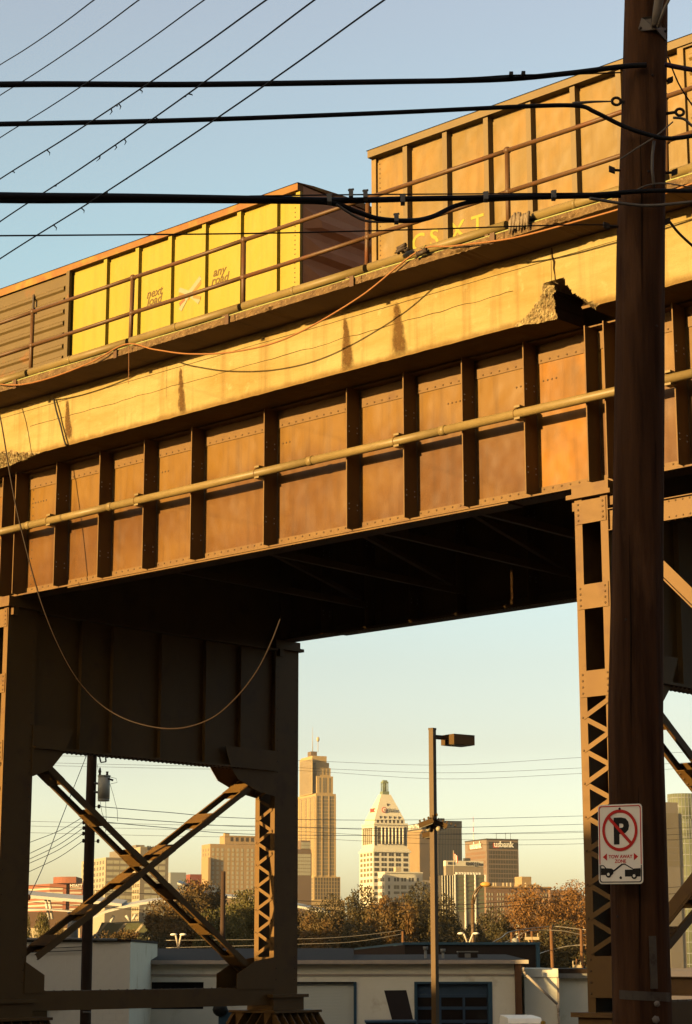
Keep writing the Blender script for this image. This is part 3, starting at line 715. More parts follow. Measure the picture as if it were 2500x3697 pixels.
def atv(x, y, v):
    t, z = onv(x, y, v); return brd(t, v, z)
wire('cable', 'orange cable swagged along under the walkway edge', 'cable',
     [atv(-60, 1380, 20.14), atv(60, 1390, 20.13), atv(180, 1365, 20.12), atv(330, 1308, 20.12), atv(455, 1243, 20.15), atv(560, 1262, 20.12), atv(690, 1278, 20.10), atv(860, 1268, 20.09),
      atv(1050, 1215, 20.10), atv(1300, 1072, 20.12), atv(1510, 908, 20.15), atv(1640, 888, 20.14), atv(1850, 860, 20.13), atv(2080, 800, 20.14), atv(2300, 735, 20.15), atv(2560, 640, 20.15)], .013, M['ocable'])
wire('cable', 'thin drop line hanging from the orange cable', 'cable', [atv(465, 1248, 20.13), atv(466, 1300, 20.13), atv(465, 1385, 20.13)], .005, M['ocable'])
wire('hanging_cable', 'heavy cable dropping in a long loop and ending under the girder', 'cable',
     [atv(-40, 1380, 20.30), atv(0, 1500, 20.32), atv(38, 1720, 20.36), atv(75, 1900, 20.45), atv(150, 2175, 20.75), atv(240, 2385, 21.3), atv(330, 2510, 21.8), atv(430, 2585, 22.1), atv(550, 2624, 22.2), atv(660, 2628, 22.1),
      atv(770, 2590, 21.9), atv(860, 2512, 21.7), atv(930, 2420, 21.6), atv(980, 2320, 21.55), atv(1013, 2235, 21.62)], .0125, M['oldcable'])
wire('hanging_cable', 'short black cable hanging down over the concrete beside a stain', 'cable', [atv(195, 1440, 20.80), atv(206, 1490, 20.78), atv(218, 1530, 20.80), atv(236, 1600, 20.79), atv(248, 1606, 20.86)], .017, M['black'])
# debris caught on the walkway edge
for (px, py, w_, h_) in ((1465, 900, 40, 22), (1535, 912, 50, 26)):
    t, z = onv(px, py, 20.16); m = MB()
    for k in range(5):
        m.tube([(t+random.uniform(-.15, .1), 20.16+random.uniform(-.05, .02), z+random.uniform(-.05, .06)) for _ in range(3)], [.03, .035, .008], 5)
    tag(m.build('scrap', M['iron'], None), 'dark scrap of metal caught on the walkway edge', 'scrap', 'scraps on the walkway edge').rotation_euler = (0, 0, BROT)
rag = MB(); t, z = onv(1880, 795, 20.18)
for k in range(7):
    rag.tube([(t-.14+k*.045, 20.2-.02*(k % 2), z+.10+.03*math.sin(k)), (t-.14+k*.045+.02, 20.13+.015*(k % 3), z), (t-.16+k*.05, 20.14, z-.16+.02*(k % 3))], [.02, .038, .016], 6)
tag(rag.build('rag', mat('pale_rag', (.26, .20, .12), (.12, .08, .05), 14), None), 'crumpled pale rag tied to the walkway edge by a post', 'rag').rotation_euler = (0, 0, BROT)

# ================================================================ WOODEN POLE
PY = 11.1
pole = thing('utility_pole', 'thick dark wooden utility pole carrying the parking sign', 'utility pole', (1.62, PY, 0))
cl = [(at(2321, 3697, PY), .151)]
ctr = [(0, None)]
pp_ = []
for (px, py, w_) in ((2329, 4300, 205), (2321, 3697, 199), (2296, 2600, 190), (2303, 1900, 182), (2315, 900, 176), (2334, 0, 160), (2345, -500, 155)):
    p = at(px, py, PY); pp_.append((p, w_/2/F*PY*1.02/math.cos(PITCH)))
pts = []
nseg = 70; nr = 28; vs = []
def poleat(z):
    for (p, r0), (q, r1) in zip(pp_, pp_[1:]):
        if z <= q.z or q is pp_[-1][0]:
            f = (z-p.z)/(q.z-p.z); return p.x+(q.x-p.x)*f, r0+(r1-r0)*f
zt_ = pp_[-1][0].z
for i in range(nseg+1):
    z = -0.1 + (zt_+.1)*i/nseg; x, r = poleat(max(z, pp_[0][0].z))
    for k in range(nr):
        a = 2*math.pi*k/nr
        rr = r*(1 + .030*mnoise.noise(Vector((math.cos(a)*2.2, math.sin(a)*2.2, z*.8))) + .022*mnoise.noise(Vector((math.cos(a)*7, math.sin(a)*7, z*1.3+9))))
        vs.append((x-1.62 + rr*math.cos(a), rr*math.sin(a), z))
sh = MB(); sh.add(vs, [(i*nr+k, i*nr+(k+1) % nr, (i+1)*nr+(k+1) % nr, (i+1)*nr+k) for i in range(nseg) for k in range(nr)], True)
sh.f.append(tuple(nseg*nr+k for k in range(nr))); sh.sm.append(False)
sh.build('shaft', M['wood'], pole, fix=False)
def pl(px, py, d=0.0):                                             # point near the pole's camera side, in pole coordinates
    p = at(px, py, PY-d); return Vector((p.x-1.62, -d, p.z))
# long drying checks in the wood
for (px, y0, y1) in ((2260, 1950, 2700), (2330, 2050, 3000), (2300, 500, 1150), (2350, 1400, 1900), (2290, 2850, 3500), (2370, 2600, 3300)):
    x_, r_ = poleat(at(px, (y0+y1)/2, PY).z)
    P0, P1 = at(px, y0, PY), at(px+6, y1, PY)
    dx = max(-.95, min(.95, (P0.x-x_)/r_)); dd = math.sqrt(1-dx*dx)*r_
    MB().tube([(P0.x-1.62, -dd*1.0, P0.z), ((P0.x+P1.x)/2-1.62+.004, -dd*1.005, (P0.z+P1.z)/2), (P1.x-1.62, -dd*1.0, P1.z)], [.001, .006, .001], 5).build('drying_check', M['crack'], pole)
# street-light arm bracket at the top
br = MB(); a = pl(2305, 85, .135); b = pl(2405, 130, .07)
br.prism([(a.x, a.y-.004, a.z-.035), (a.x+.02, a.y-.006, a.z-.05), (pl(2355, 120).x, -.152, a.z-.045), (b.x, b.y-.01, b.z-.035), (b.x, b.y-.01, b.z+.045), (pl(2355, 80).x, -.152, a.z+.045), (a.x+.02, a.y-.006, a.z+.035)], (0, .012, 0))
bo = br.build('arm_bracket', M['bracket'], pole)
MB().tube([pl(2368, 95, .165), pl(2375, 30, .19), pl(2390, -60, .25), pl(2420, -200, .4)], .028, 10).build('lamp_arm', M['bracket'], bo)
MB().tube([pl(2375, 100, .18), pl(2400, 30, .22), pl(2425, -20, .25), pl(2470, -160, .35)], .009, 8).build('arm_wire', M['bracket'], bo)
for (px, py) in ((2314, 101), (2404, 113)): MB().rivet(pl(px, py, .155 if px < 2350 else .10), (0, -1, 0), .010).build('bolt', M['iron'], bo)
def eye_bolt(px, py, rad):
    c0 = pl(px, py, .05); pts = []
    for k in range(15):
        a = 2*math.pi*k/14; pts.append((c0.x + rad*math.cos(a), c0.y, c0.z + rad*math.sin(a)*.9))
    m = MB().tube(pts, .009, 8); m.tube([(c0.x+(rad if px < 2300 else -rad), c0.y, c0.z), (c0.x+(rad+.08 if px < 2300 else -rad-.08), c0.y+.03, c0.z)], .010, 8)
    m.build('eye_bolt', M['iron'], pole)
eye_bolt(2226, 366, .026); eye_bolt(2455, 405, .024)
# worn metal strips and tags low on the pole
for (px, y0, y1, wd, hz) in ((2340, 3380, 3568, .038, 0), (2340, 3578, 3600, .14, 1)):
    p0, p1 = pl(px, y0), pl(px, y1)
    m = MB()
    if hz:
        x_, r_ = poleat(p0.z+0); prof = []
        for k in range(9):
            a = math.radians(215+k*14); prof.append((x_-1.62+(r_+.006)*math.cos(a), (r_+.006)*math.sin(a)))
        zc = (p0.z+p1.z)/2
        vs2 = [(x, y, zc+dz + .015*(i/8)*-1) for dz in (-.024, .024) for i, (x, y) in enumerate(prof)]
        m.add(vs2, [(i, i+1, 10+i, 9+i) for i in range(8)])
    else:
        x_, r_ = poleat((p0.z+p1.z)/2); m.box(p0.x-wd/2, p0.x+wd/2, -r_-.012, -r_+.02, p1.z, p0.z)
    m.build('metal_strip', M['strip'], pole, fix=not hz)
for (px, py, r_) in ((2356, 3622, .018), (2352, 3678, .022)):
    x_, rr = poleat(pl(px, py).z); p0 = pl(px, py); MB().rivet((p0.x, -rr-.004, p0.z), (0, -1, 0), r_, .008).build('reflector', M['bracket'], pole)
for (px, py) in ((2224, 3310), (2360, 1200), (2345, 305), (2330, 650), (2250, 2250)):
    x_, rr = poleat(pl(px, py).z); p0 = pl(px, py); q = max(-.9, min(.9, (p0.x+1.62-x_)/rr))
    MB().rivet((p0.x, -rr*math.sqrt(1-q*q)+.002, p0.z), (q, -1, 0), .009).build('nail_head', M['iron'], pole)
# line clamps
for (px, py, dx) in ((2210, 613, -1), (2436, 622, 1), (2190, 815, -1), (2420, 290, 1), (2410, 800, 1)):
    p0 = pl(px, py, .03); MB().obox(p0, (.017, 0, .007*dx), (0, .012, 0), (0, 0, .016)).tube([p0, p0+Vector((-dx*.10, .02, 0))], .008, 6).build('line_clamp', M['iron'], pole)
MB().tube([pl(2362, 510, .155), pl(2356, 560, .165), pl(2355, 610, .165), pl(2362, 675, .160)], .009, 8).build('ground_wire', M['greycable'], pole)

# ---- parking sign
SG = thing('parking_sign', 'white no parking tow away zone sign nailed to the pole', 'sign')
c0 = at(2241, 3047, 10.86); SG.location = c0
SG.rotation_euler = (0, math.radians(1.0), math.radians(-40)); SG.scale = (.915, .915, .915)
SW, SH = .1525, .232                                               # half sizes
def rrect(hw, hh, r, n=6):
    out = []
    for (cx, cy, a0) in ((hw-r, hh-r, 0), (-hw+r, hh-r, 90), (-hw+r, -hh+r, 180), (hw-r, -hh+r, 270)):
        for k in range(n+1):
            a = math.radians(a0+90*k/n); out.append((cx+r*math.cos(a), cy+r*math.sin(a)))
    return out
def flat(name, polys, m, y, par=SG, th=.0012):
    mb = MB()
    for poly in polys: mb.prism([(x, y, z) for x, z in poly], (0, -th, 0))
    return mb.build(name, m, par)
def ringpoly(name, outer, inner, m, y):
    mb = MB(); n = len(outer)
    vs = [(x, y, z) for x, z in outer] + [(x, y, z) for x, z in inner] + [(x, y-.0012, z) for x, z in outer] + [(x, y-.0012, z) for x, z in inner]
    fs = []
    for i in range(n):
        j = (i+1) % n
        if any(abs(outer[i][1]-q_) < 1e-6 and abs(outer[j][1]-q_) < 1e-6 for q_ in (-.118, -.122)): continue
        fs += [(2*n+i, 2*n+j, 3*n+j, 3*n+i), (i, j, n+j, n+i), (i, j, 2*n+j, 2*n+i), (n+i, n+j, 3*n+j, 3*n+i)]
    mb.add(vs, fs); return mb.build(name, m, SG)
flat('plate', [rrect(SW, SH, .022)], M['signwhite'], .0, th=.003)
# red border on the upper part, black on the lower
def cutr(poly, z0, up_):
    return [(x, max(z, z0) if up_ else min(z, z0)) for x, z in poly]
o1, i1 = rrect(SW-.007, SH-.008, .018), rrect(SW-.013, SH-.014, .014)
ringpoly('border', cutr(o1, -.118, True), cutr(i1, -.118, True), M['signred'], -.0035)
ringpoly('border', cutr(o1, -.122, False), cutr(i1, -.122, False), M['signblack'], -.0035)
def circ(cx, cz, rx, rz, n=40): return [(cx+rx*math.cos(2*math.pi*k/n), cz+rz*math.sin(2*math.pi*k/n)) for k in range(n)]
CZ = .080
lp = MB(); text_into(lp, 'P', .205, (-.048, -.0036, CZ-.074), (1, 0, 0), (0, 0, 1), .0012, .009); lp.build('letter', M['signblack'], SG, fix=False)
ringpoly('ring', circ(0, CZ, .122, .122), circ(0, CZ, .104, .104), M['signred'], -.0052)
a_ = math.radians(45); d_ = .112; w_ = .0095
flat('slash', [[(-d_*math.cos(a_)-w_*.7, CZ+d_*math.sin(a_)-w_*.7), (-d_*math.cos(a_)+w_*.7, CZ+d_*math.sin(a_)+w_*.7), (d_*math.cos(a_)+w_*.7, CZ-d_*math.sin(a_)+w_*.7), (d_*math.cos(a_)-w_*.7, CZ-d_*math.sin(a_)-w_*.7)]], M['signred'], -.0068)
t1 = MB(); text_into(t1, 'TOW AWAY', .0285, (0, -.0036, -.083), (1, 0, 0), (0, 0, 1), .0012, .0006, 0, 'CENTER'); text_into(t1, 'ZONE', .0285, (0, -.0036, -.110), (1, 0, 0), (0, 0, 1), .0012, .0006, 0, 'CENTER')
t1.build('lettering', M['signred'], SG, fix=False)
for sg in (-1, 1): flat('arrow', [[(sg*.122, -.075), (sg*.093, -.054), (sg*.093, -.096)]], M['signred'], -.0035)
# tow truck pictogram
car1 = [(-.137, -.122), (-.118, -.122), (-.098, -.140), (-.062, -.142), (-.050, -.150), (-.050, -.170), (-.060, -.180), (-.137, -.180)]
trk_ = [(.030, -.150), (.082, -.150), (.090, -.144), (.137, -.142), (.137, -.190), (.030, -.190)]
flat('pictogram', [car1], M['signblack'], -.0035); flat('pictogram', [trk_], M['signblack'], -.0035)
flat('pictogram_window', [[(-.132, -.128), (-.120, -.128), (-.106, -.140), (-.132, -.140)]], M['signwhite'], -.005)
mbp = MB()
for p, q, w2 in (((-.050, -.158), (.012, -.118), .009), ((.012, -.118), (.034, -.118), .007), ((.034, -.120), (.085, -.146), .006), ((.034, -.120), (.034, -.150), .005)):
    mbp.beam((p[0], -.0041, p[1]), (q[0], -.0041, q[1]), .0012, w2, (0, 0, 1))
mbp.build('pictogram_boom', M['signblack'], SG)
for cx, cz in ((-.083, -.176), (.094, -.186)):
    flat('pictogram_wheel', [circ(cx, cz, .0195, .0195, 20)], M['signblack'], -.0052); flat('pictogram_hub', [circ(cx, cz, .009, .009, 16)], M['signwhite'], -.0066)
for z in (.205, -.196): MB().rivet((0, -.003, z), (0, -1, 0), .009).build('nail', M['iron'], SG)
MB().box(-.02, .12, .001, .012, .05, .09).box(-.02, .12, .001, .012, -.14, -.10).build('mounting_lath', M['wood'], SG)

# ================================================================ OVERHEAD LINES
def far_left(px, py, Y): return at(px, py, Y)
wire('overhead_cable', 'thick black overhead cable, topmost of those reaching the wooden pole', 'overhead cable', [at(-900, 330, 8.4), at(0, 305, 9.3), at(700, 305, 9.9), at(1400, 295, 10.4), at(1800, 287, 10.7), at(2050, 265, 10.85), at(2250, 240, 10.93), at(2335, 235, 10.93)], .0165, M['black'], 8)
wire('messenger_wire', 'thin wire with two small clips above the topmost overhead cable', 'wire', [at(1400, 292, 10.4), at(1700, 281, 10.6), at(1850, 272, 10.7), at(2050, 268, 10.85), at(2240, 262, 10.98)], .0045, M['wire'])
for px, py in ((1846, 270), (1890, 268)):
    p = at(px, py, 10.7); tag(MB().box(p.x-.011, p.x+.011, p.y-.02, p.y+.02, p.z-.011, p.z+.012).build('wire_clip', M['wire'], None), 'small square clip on the thin messenger wire', 'clip', 'clips on the messenger wire')
wire('overhead_cable', 'black overhead cable that bends down across the wooden pole under the eye bolt', 'overhead cable', [at(-900, 462, 8.4), at(0, 448, 9.3), at(700, 433, 9.9), at(1400, 407, 10.5), at(1900, 384, 10.8), at(2085, 382, 10.88), at(2150, 405, 10.88), at(2240, 450, 10.90), at(2320, 480, 10.90), at(2420, 500, 10.9), at(2560, 480, 10.9)], .0135, M['black'], 8)
wire('dead_end_grip', 'pale dead-end grip tying the overhead cable to the eye bolt', 'cable grip', [at(2070, 374, 10.88), at(2135, 368, 10.95), at(2210, 366, 11.05)], [.011, .004], M['greycable'])
wire('overhead_cable', 'heaviest twisted black cable bundle stretched across the boxcars', 'overhead cable', [at(-900, 690, 8.0), at(0, 708, 8.9), at(500, 712, 9.4), at(1000, 720, 9.9), at(1230, 724, 10.1), at(1500, 718, 10.35), at(1800, 712, 10.6), at(2100, 706, 10.85), at(2330, 690, 10.91), at(2560, 690, 10.9)], [.0215, .0125], M['black'], 8)
wire('overhead_cable', 'second strand bound under the heaviest cable bundle', 'overhead cable', [at(-900, 702, 8.03), at(0, 722, 8.93), at(500, 722, 9.43), at(1000, 726, 9.93), at(1190, 732, 10.06), at(1290, 765, 10.15), at(1370, 790, 10.22), at(1480, 797, 10.3), at(1560, 783, 10.4), at(1650, 742, 10.5), at(1760, 722, 10.58), at(2000, 712, 10.8), at(2240, 708, 10.93)], [.017, .012], M['black'], 8)
wire('overhead_cable', 'slack grey strand dipping beside the black loop of the bundle', 'overhead cable', [at(1215, 738, 10.05), at(1290, 785, 10.13), at(1340, 800, 10.2), at(1420, 800, 10.26)], .007, M['greycable'])
wire('messenger_wire', 'thin wire just above the heaviest cable bundle', 'wire', [at(900, 708, 9.8), at(1260, 703, 10.1), at(1700, 700, 10.5), at(2220, 697, 10.95)], .004, M['wire'])
for px, py in ((1190, 720), (1268, 702), (1320, 705), (1455, 722), (1432, 790), (1755, 711), (2000, 706)):
    p = at(px, py, 10.2+(px-1400)*.0008); tag(MB().box(p.x-.012, p.x+.012, p.y-.03, p.y+.03, p.z-.022, p.z+.022).tube([(p.x-.016, p.y, p.z+.024), (p.x+.016, p.y, p.z+.03)], .006, 6).build('cable_clamp', M['metalgrey'], None), 'small metal clamp on the heaviest cable bundle', 'clamp', 'clamps on the cable bundle')
wire('wire', 'single thin wire crossing the yellow boxcar below the bundle', 'wire', [at(-900, 856, 8.0), at(0, 851, 9.0), at(900, 843, 9.9), at(1500, 829, 10.4), at(2000, 813, 10.8), at(2190, 812, 11.0)], .0042, M['wire'])
wire('cable', 'two pale service cables sagging around the wooden pole', 'cable', [at(2130, 716, 10.8), at(2250, 735, 10.88), at(2360, 742, 10.90), at(2560, 722, 10.9)], .009, M['greycable'])
wire('cable', 'pale tie wire looped over the wooden pole above the service cables', 'cable', [at(2290, 690, 10.92), at(2340, 668, 10.92), at(2400, 662, 10.92), at(2470, 672, 10.95), at(2560, 690, 11.0)], .004, M['greycable'])
wire('cable', 'purple sleeved cable leaving the wooden pole beside the ladder car', 'cable', [at(2400, 232, 10.95), at(2450, 243, 10.95), at(2560, 262, 10.95)], .015, mat('purple_sleeve', (.06, .03, .05), rough=.5))
wire('guy_wire', 'thin guy wire running down from the wooden pole past the hook', 'wire', [at(2412, 205, 11.0), at(2450, 300, 11.05), at(2500, 380, 11.1), at(2560, 460, 11.15)], .005, M['wire'])
wire('guy_wire', 'second guy wire slanting off the wooden pole beneath the clamp', 'wire', [at(2418, 800, 11.0), at(2460, 850, 11.05), at(2560, 940, 11.15)], .008, M['wire'])
wire('tie_wire', 'thin tie wire slanting across the wooden pole to the hook', 'wire', [at(2240, 575, 10.95), at(2300, 535, 10.92), at(2370, 490, 10.90), at(2430, 440, 10.95)], .0045, M['greycable'])
wire('cable', 'stub of grey service cable curling off the hook', 'cable', [at(2432, 425, 10.98), at(2470, 430, 11.0), at(2500, 455, 11.0), at(2560, 500, 11.0)], .008, M['greycable'])
DI = [((-8, 240), (340, 0)), ((-8, 350), (502, 0)), ((-8, 503), (738, 0)), ((-8, 652), (962, 0)), ((-8, 806), (1136, 0)), ((-8, 940), (1388, 0))]
LBL = ['topmost', 'second', 'third', 'fourth', 'fifth', 'lowest']
for i, ((x0, y0), (x1, y1)) in enumerate(DI):
    k = (y0-y1)/(x0-x1); sag = 14+4*i
    P = []
    for fx in (-.35, 0, .25, .5, .75, 1.0, 1.25):
        x = x0 + (x1-x0)*fx; y = y0 + (y1-y0)*fx + sag*4*max(0, fx*(1-fx))*.6
        P.append(at(x, y, 10.5-3.2*fx - .15*i))
    wire('power_line', 'thin sloping overhead line, %s of the six parallel ones in the sky' % LBL[i], 'power line', P, .0029 if i < 3 else .0036, M['wire'], 6, ext=18)
    if i >= 3:
        tw = MB(); random.seed(40+i)
        for q in range(9 if i == 4 else 6):
            fx = random.uniform(.02, .95); x = x0+(x1-x0)*fx; y = y0+(y1-y0)*fx + sag*4*fx*(1-fx)*.6
            p = at(x, y, 10.5-3.2*fx-.15*i); e = p + Vector((random.uniform(-.02, .02), 0, -random.uniform(.008, .035)))
            tw.tube([p, (p+e)/2+Vector((.008, 0, 0)), e], [.0035, .003, .001], 4)
        tag(tw.build('spacer_scraps', M['wire'], None), 'frayed scraps clinging to the %s sloping line' % LBL[i], 'scraps')

# ================================================================ PARKING-LOT LAMP
LY = 40.0
p0 = at(1573, 3697, LY); zb_ = ground_z(LY)
lamp = thing('parking_lamp', 'square brown parking-lot lamp post with one shoebox head and floodlights', 'lamp post', (p0.x, LY, zb_))
ztop = at(1572, 2636, LY).z - zb_
sq = .075
LA = math.radians(-38)
def rot(x, y, a=LA): return (x*math.cos(a)-y*math.sin(a), x*math.sin(a)+y*math.cos(a))
m = MB(); base = [rot(-sq/1, -sq/1), rot(sq, -sq), rot(sq, sq), rot(-sq, sq)]
m.prism([(x*.72, y*.72, 0) for x, y in base], (0, 0, ztop)); m.build('post', M['bronze'], lamp)
MB().prism([(x*.8, y*.8, ztop+.001) for x, y in base], (0, 0, .04)).build('post_cap', M['bronze'], lamp)
MB().box(-.22, .22, -.22, .22, -.2, .35).build('plinth', M['conc'], lamp)
dr = at(1720, 2690, LY)
d0 = Vector((*rot(1, 0, math.radians(36)), 0)); d1 = Vector((-d0.y, d0.x, 0)); zz = at(1600, 2660, LY).z - zb_
MB().obox(d0*.23 + Vector((0, 0, zz)), d0*.20, d1*.04, (0, 0, .04)).build('arm', M['bronze'], lamp)
hd = MB(); hc = d0*.66 + Vector((0, 0, zz-.02))
hd.add([hc+d0*a+d1*b+Vector((0, 0, c_)) for c_ in (-.115, .09) for a, b in ((-.27, -.21), (.27, -.21), (.27, .21), (-.27, .21))], [(0, 3, 2, 1), (4, 5, 6, 7), (0, 1, 5, 4), (1, 2, 6, 5), (2, 3, 7, 6), (3, 0, 4, 7)])
ho = hd.build('lamp_head', M['bronze'], lamp)
MB().obox(hc+Vector((0, 0, -.120)), d0*.23, d1*.17, (0, 0, .004)).build('lens', M['lens'], ho)
zf = at(1530, 2972, LY).z - zb_
for (dx, dy, sx, tilt) in ((-.15, -.08, .15, .35), (.15, .08, .13, -.35), (-.12, .14, .10, .2)):
    f = MB(); c_ = Vector((dx, dy, zf + (0 if dx < 0 and dy < 0 else -.02 if dx > 0 else -.22)))
    ax = Vector((math.cos(tilt), 0, math.sin(tilt))); az = Vector((-math.sin(tilt), 0, math.cos(tilt)))
    f.obox(c_, ax*sx, (0, .12, 0), az*.045); fo = f.build('floodlight', M['bronze'], lamp)
    for q in range(5): MB().obox(c_ + ax*(-sx+.05+q*.09) + az*.075, ax*.012, (0, .14, 0), az*.02).build('cooling_fin', M['bronze'], fo)
    MB().tube([(0, 0, c_.z-.05), (c_.x*.6, c_.y*.6, c_.z-.06), tuple(c_ - az*.05)], .03, 8).build('floodlight_arm', M['bronze'], fo)
    MB().obox(c_ - az*.06, ax*(sx-.03), (0, .14, 0), az*.005).build('floodlight_lens', M['lens'], fo)
for sx in (-.1, .1): MB().ball((sx, -.08, at(1573, 2993, LY).z-zb_), .055).build('sensor', M['lens'], lamp)

# ================================================================ LEFT UTILITY POLE WITH TRANSFORMER
UY = 55.0; pb = at(309, 3697, UY); zg = ground_z(UY)
up_ = thing('utility_pole', 'distant dark utility pole with grey transformer seen through the cross braces', 'utility pole', (pb.x, UY, zg))
ptop = at(334, 2560, UY)
def U(px, py, d=0): p = at(px, py, UY-d); return Vector((p.x-pb.x, -d, p.z-zg))
MB().tube([(0, 0, -.1), U(309, 3697), U(322, 3100), U(334, 2700), U(338, 2560)], [.155, .150, .142, .135, .125], 12).build('shaft', M['wood2'], up_)
tc = U(376, 2845, .1)
tk = MB().tube([tc+Vector((0, 0, -.36)), tc+Vector((0, 0, -.30))], .160, 18).tube([tc+Vector((0, 0, -.30)), tc+Vector((0, 0, .31))], .165, 18).tube([tc+Vector((0, 0, .31)), tc+Vector((0, 0, .345))], .178, 18).build('transformer', M['tank'], up_)
for (dx, h_) in ((-.12, .20), (.08, .08)):
    q = MB().tube([tc+Vector((dx, 0, .345)), tc+Vector((dx, 0, .40)), tc+Vector((dx, 0, .45)), tc+Vector((dx, 0, .36+h_))], [.04, .03, .042, .018], 10).build('bushing', M['porcelain'], tk)
MB().tube([tc+Vector((.12, -.1, .25)), tc+Vector((.26, -.12, .20))], [.02, .03], 8).build('terminal', M['porcelain'], tk)
for zz in (-.12, .12): MB().tube([tc+Vector((-.16, 0, zz)), U(325, 2840+0) + Vector((0, -.05, zz))], .03, 8).build('hanger', M['metalgrey'], tk)
for (y0, xs_) in ((2912, (358,)), (2966, (357,)), (2970, (303,)), (3010, (302,)), (3036, (302,)), (3037, (355,)), (2990, (303,))):
    for x_ in xs_:
        c_ = U(x_, y0, .05)
        ins = MB().tube([c_+Vector((0, 0, -.05)), c_+Vector((0, 0, -.02)), c_, c_+Vector((0, 0, .03)), c_+Vector((0, 0, .06))], [.02, .045, .03, .045, .015], 8).tube([c_, (0, 0, c_.z)], .010, 5).build('insulator', M['porcelain'], up_)
cut = U(368, 2737, .1); MB().beam(cut+Vector((-.08, 0, .12)), cut+Vector((-.02, 0, -.12)), .04, .04).beam(cut+Vector((.10, 0, .10)), cut+Vector((.12, 0, -.10)), .04, .04).beam(cut+Vector((-.02, 0, -.12)), cut+Vector((.12, 0, -.10)), .03, .03).beam(cut+Vector((-.30, 0, .16)), cut+Vector((.2, 0, .16)), .05, .06).build('fuse_cutout', M['iron'], up_)
MB().tube([U(300, 3655, .16), U(330, 3655, .16)], .03, 6).build('band', M['galv'], up_)
for pts in ([(352, 2760), (357, 2790), (361, 2795)], [(395, 2805), (420, 2810), (424, 2825), (400, 2830)], [(398, 2830), (410, 2870), (424, 2925), (426, 2965)], [(362, 2890), (368, 2930), (384, 2980), (380, 3010)], [(382, 2890), (384, 2940), (384, 3000)]):
    MB().tube([U(x, y, .12) for x, y in pts], .006, 5).build('jumper_wire', M['wire'], up_)
wire('guy_wire', 'thin guy wire slanting down from the transformer pole', 'wire', [at(314, 2725, 55), at(225, 2950, 50), at(160, 3120, 46), at(106, 3238, 42.5)], .010, M['wire'])
tag(MB().ball(at(105, 3240, 42.45), .05, .8, .8, 1.3).build('strain_insulator', M['porcelain'], None), 'dark strain insulator at the foot of the slanting guy wire', 'insulator')
for i, (ya, yb, yc) in enumerate(((2912, 2955, 2960), (2948, 2985, 2990), (2966, 3012, 3015))):
    wire('power_line', 'thin line leading from the transformer pole towards the far bent leg, %s of three' % ('upper', 'middle', 'lower')[i], 'power line', [at(360, ya, 55), at(600, (ya+yb)/2-1, 63), at(920, yb, 75), at(1500, yc, 95), at(2135, yc-15, 118)], .011, M['wire'], 5)
for i, (ya, yb) in enumerate(((2950, 3045), (2968, 3085), (2990, 3105), (3010, 3120), (3036, 3150))):
    wire('power_line', 'thin line running from the transformer pole towards the near bent leg, %s of five' % ('first', 'second', 'third', 'fourth', 'fifth')[i], 'power line', [at(300, ya, 55), at(210, (ya+yb)/2+4, 56), at(100, yb, 57.5), at(0, yb+48, 59)], .009, M['wire'], 5)
# background lines over the skyline
for i, (ya, ym, yb, Yd, lb) in enumerate(((2746, 2762, 2734, 150, 'highest'), (2772, 2790, 2772, 150, 'second'), (2782, 2812, 2792, 150, 'third'), (2985, 3008, 3005, 140, 'fourth'), (3002, 3030, 3028, 140, 'fifth'), (3026, 3048, 3046, 140, 'sixth'))):
    wire('power_line', 'long thin line strung across the skyline, %s from the top' % lb, 'power line', [at(-300, ya-30, Yd), at(600, ya-8, Yd), at(1080, ya, Yd), at(1600, ym, Yd), at(2110, yb, Yd), at(2700, yb-30, Yd)], .012, M['wire'], 5)
for i, (ya, yb, yc) in enumerate(((3205, 3262, 3225), (3262, 3278, 3248))):
    wire('power_line', 'dark line sagging in front of the treetops, %s of two' % ('upper', 'lower')[i], 'power line', [at(-200, ya-30, 105), at(660, ya+30, 108), at(1080, yb-10, 110), at(1500, yb+8, 112), at(1800, yb-4, 114), at(2130, yc, 116), at(2700, yc-40, 118)], .016, M['wire'], 5)

# ================================================================ LOW BUILDINGS BEHIND THE VIADUCT
def px_box(root, x0, x1, y0, y1, Y, depth, name, m, org, par=None, front=0.0):
    """box whose front face covers the pixel rectangle at depth Y"""
    a, b = at(x0, y1, Y), at(x1, y0, Y); ox, oy, oz = org
    return MB().box(min(a.x, b.x)-ox, max(a.x, b.x)-ox, Y-front-oy, Y-front+depth-oy, a.z-oz, b.z-oz).build(name, m, par or root)
GY = 70.0; gz = ground_z(GY)
go = Vector((at(1150, 3500, GY).x, GY, gz))
gar = thing('garage_building', 'long low white garage building with roller doors and dark roof', 'building', go)
def gl(px, py, Y=GY): p = at(px, py, Y); return p.x-go.x, p.z-gz
x0, zt = gl(470, 3478); x1, _ = gl(1880, 3487); zt2 = gl(1880, 3490)[1]
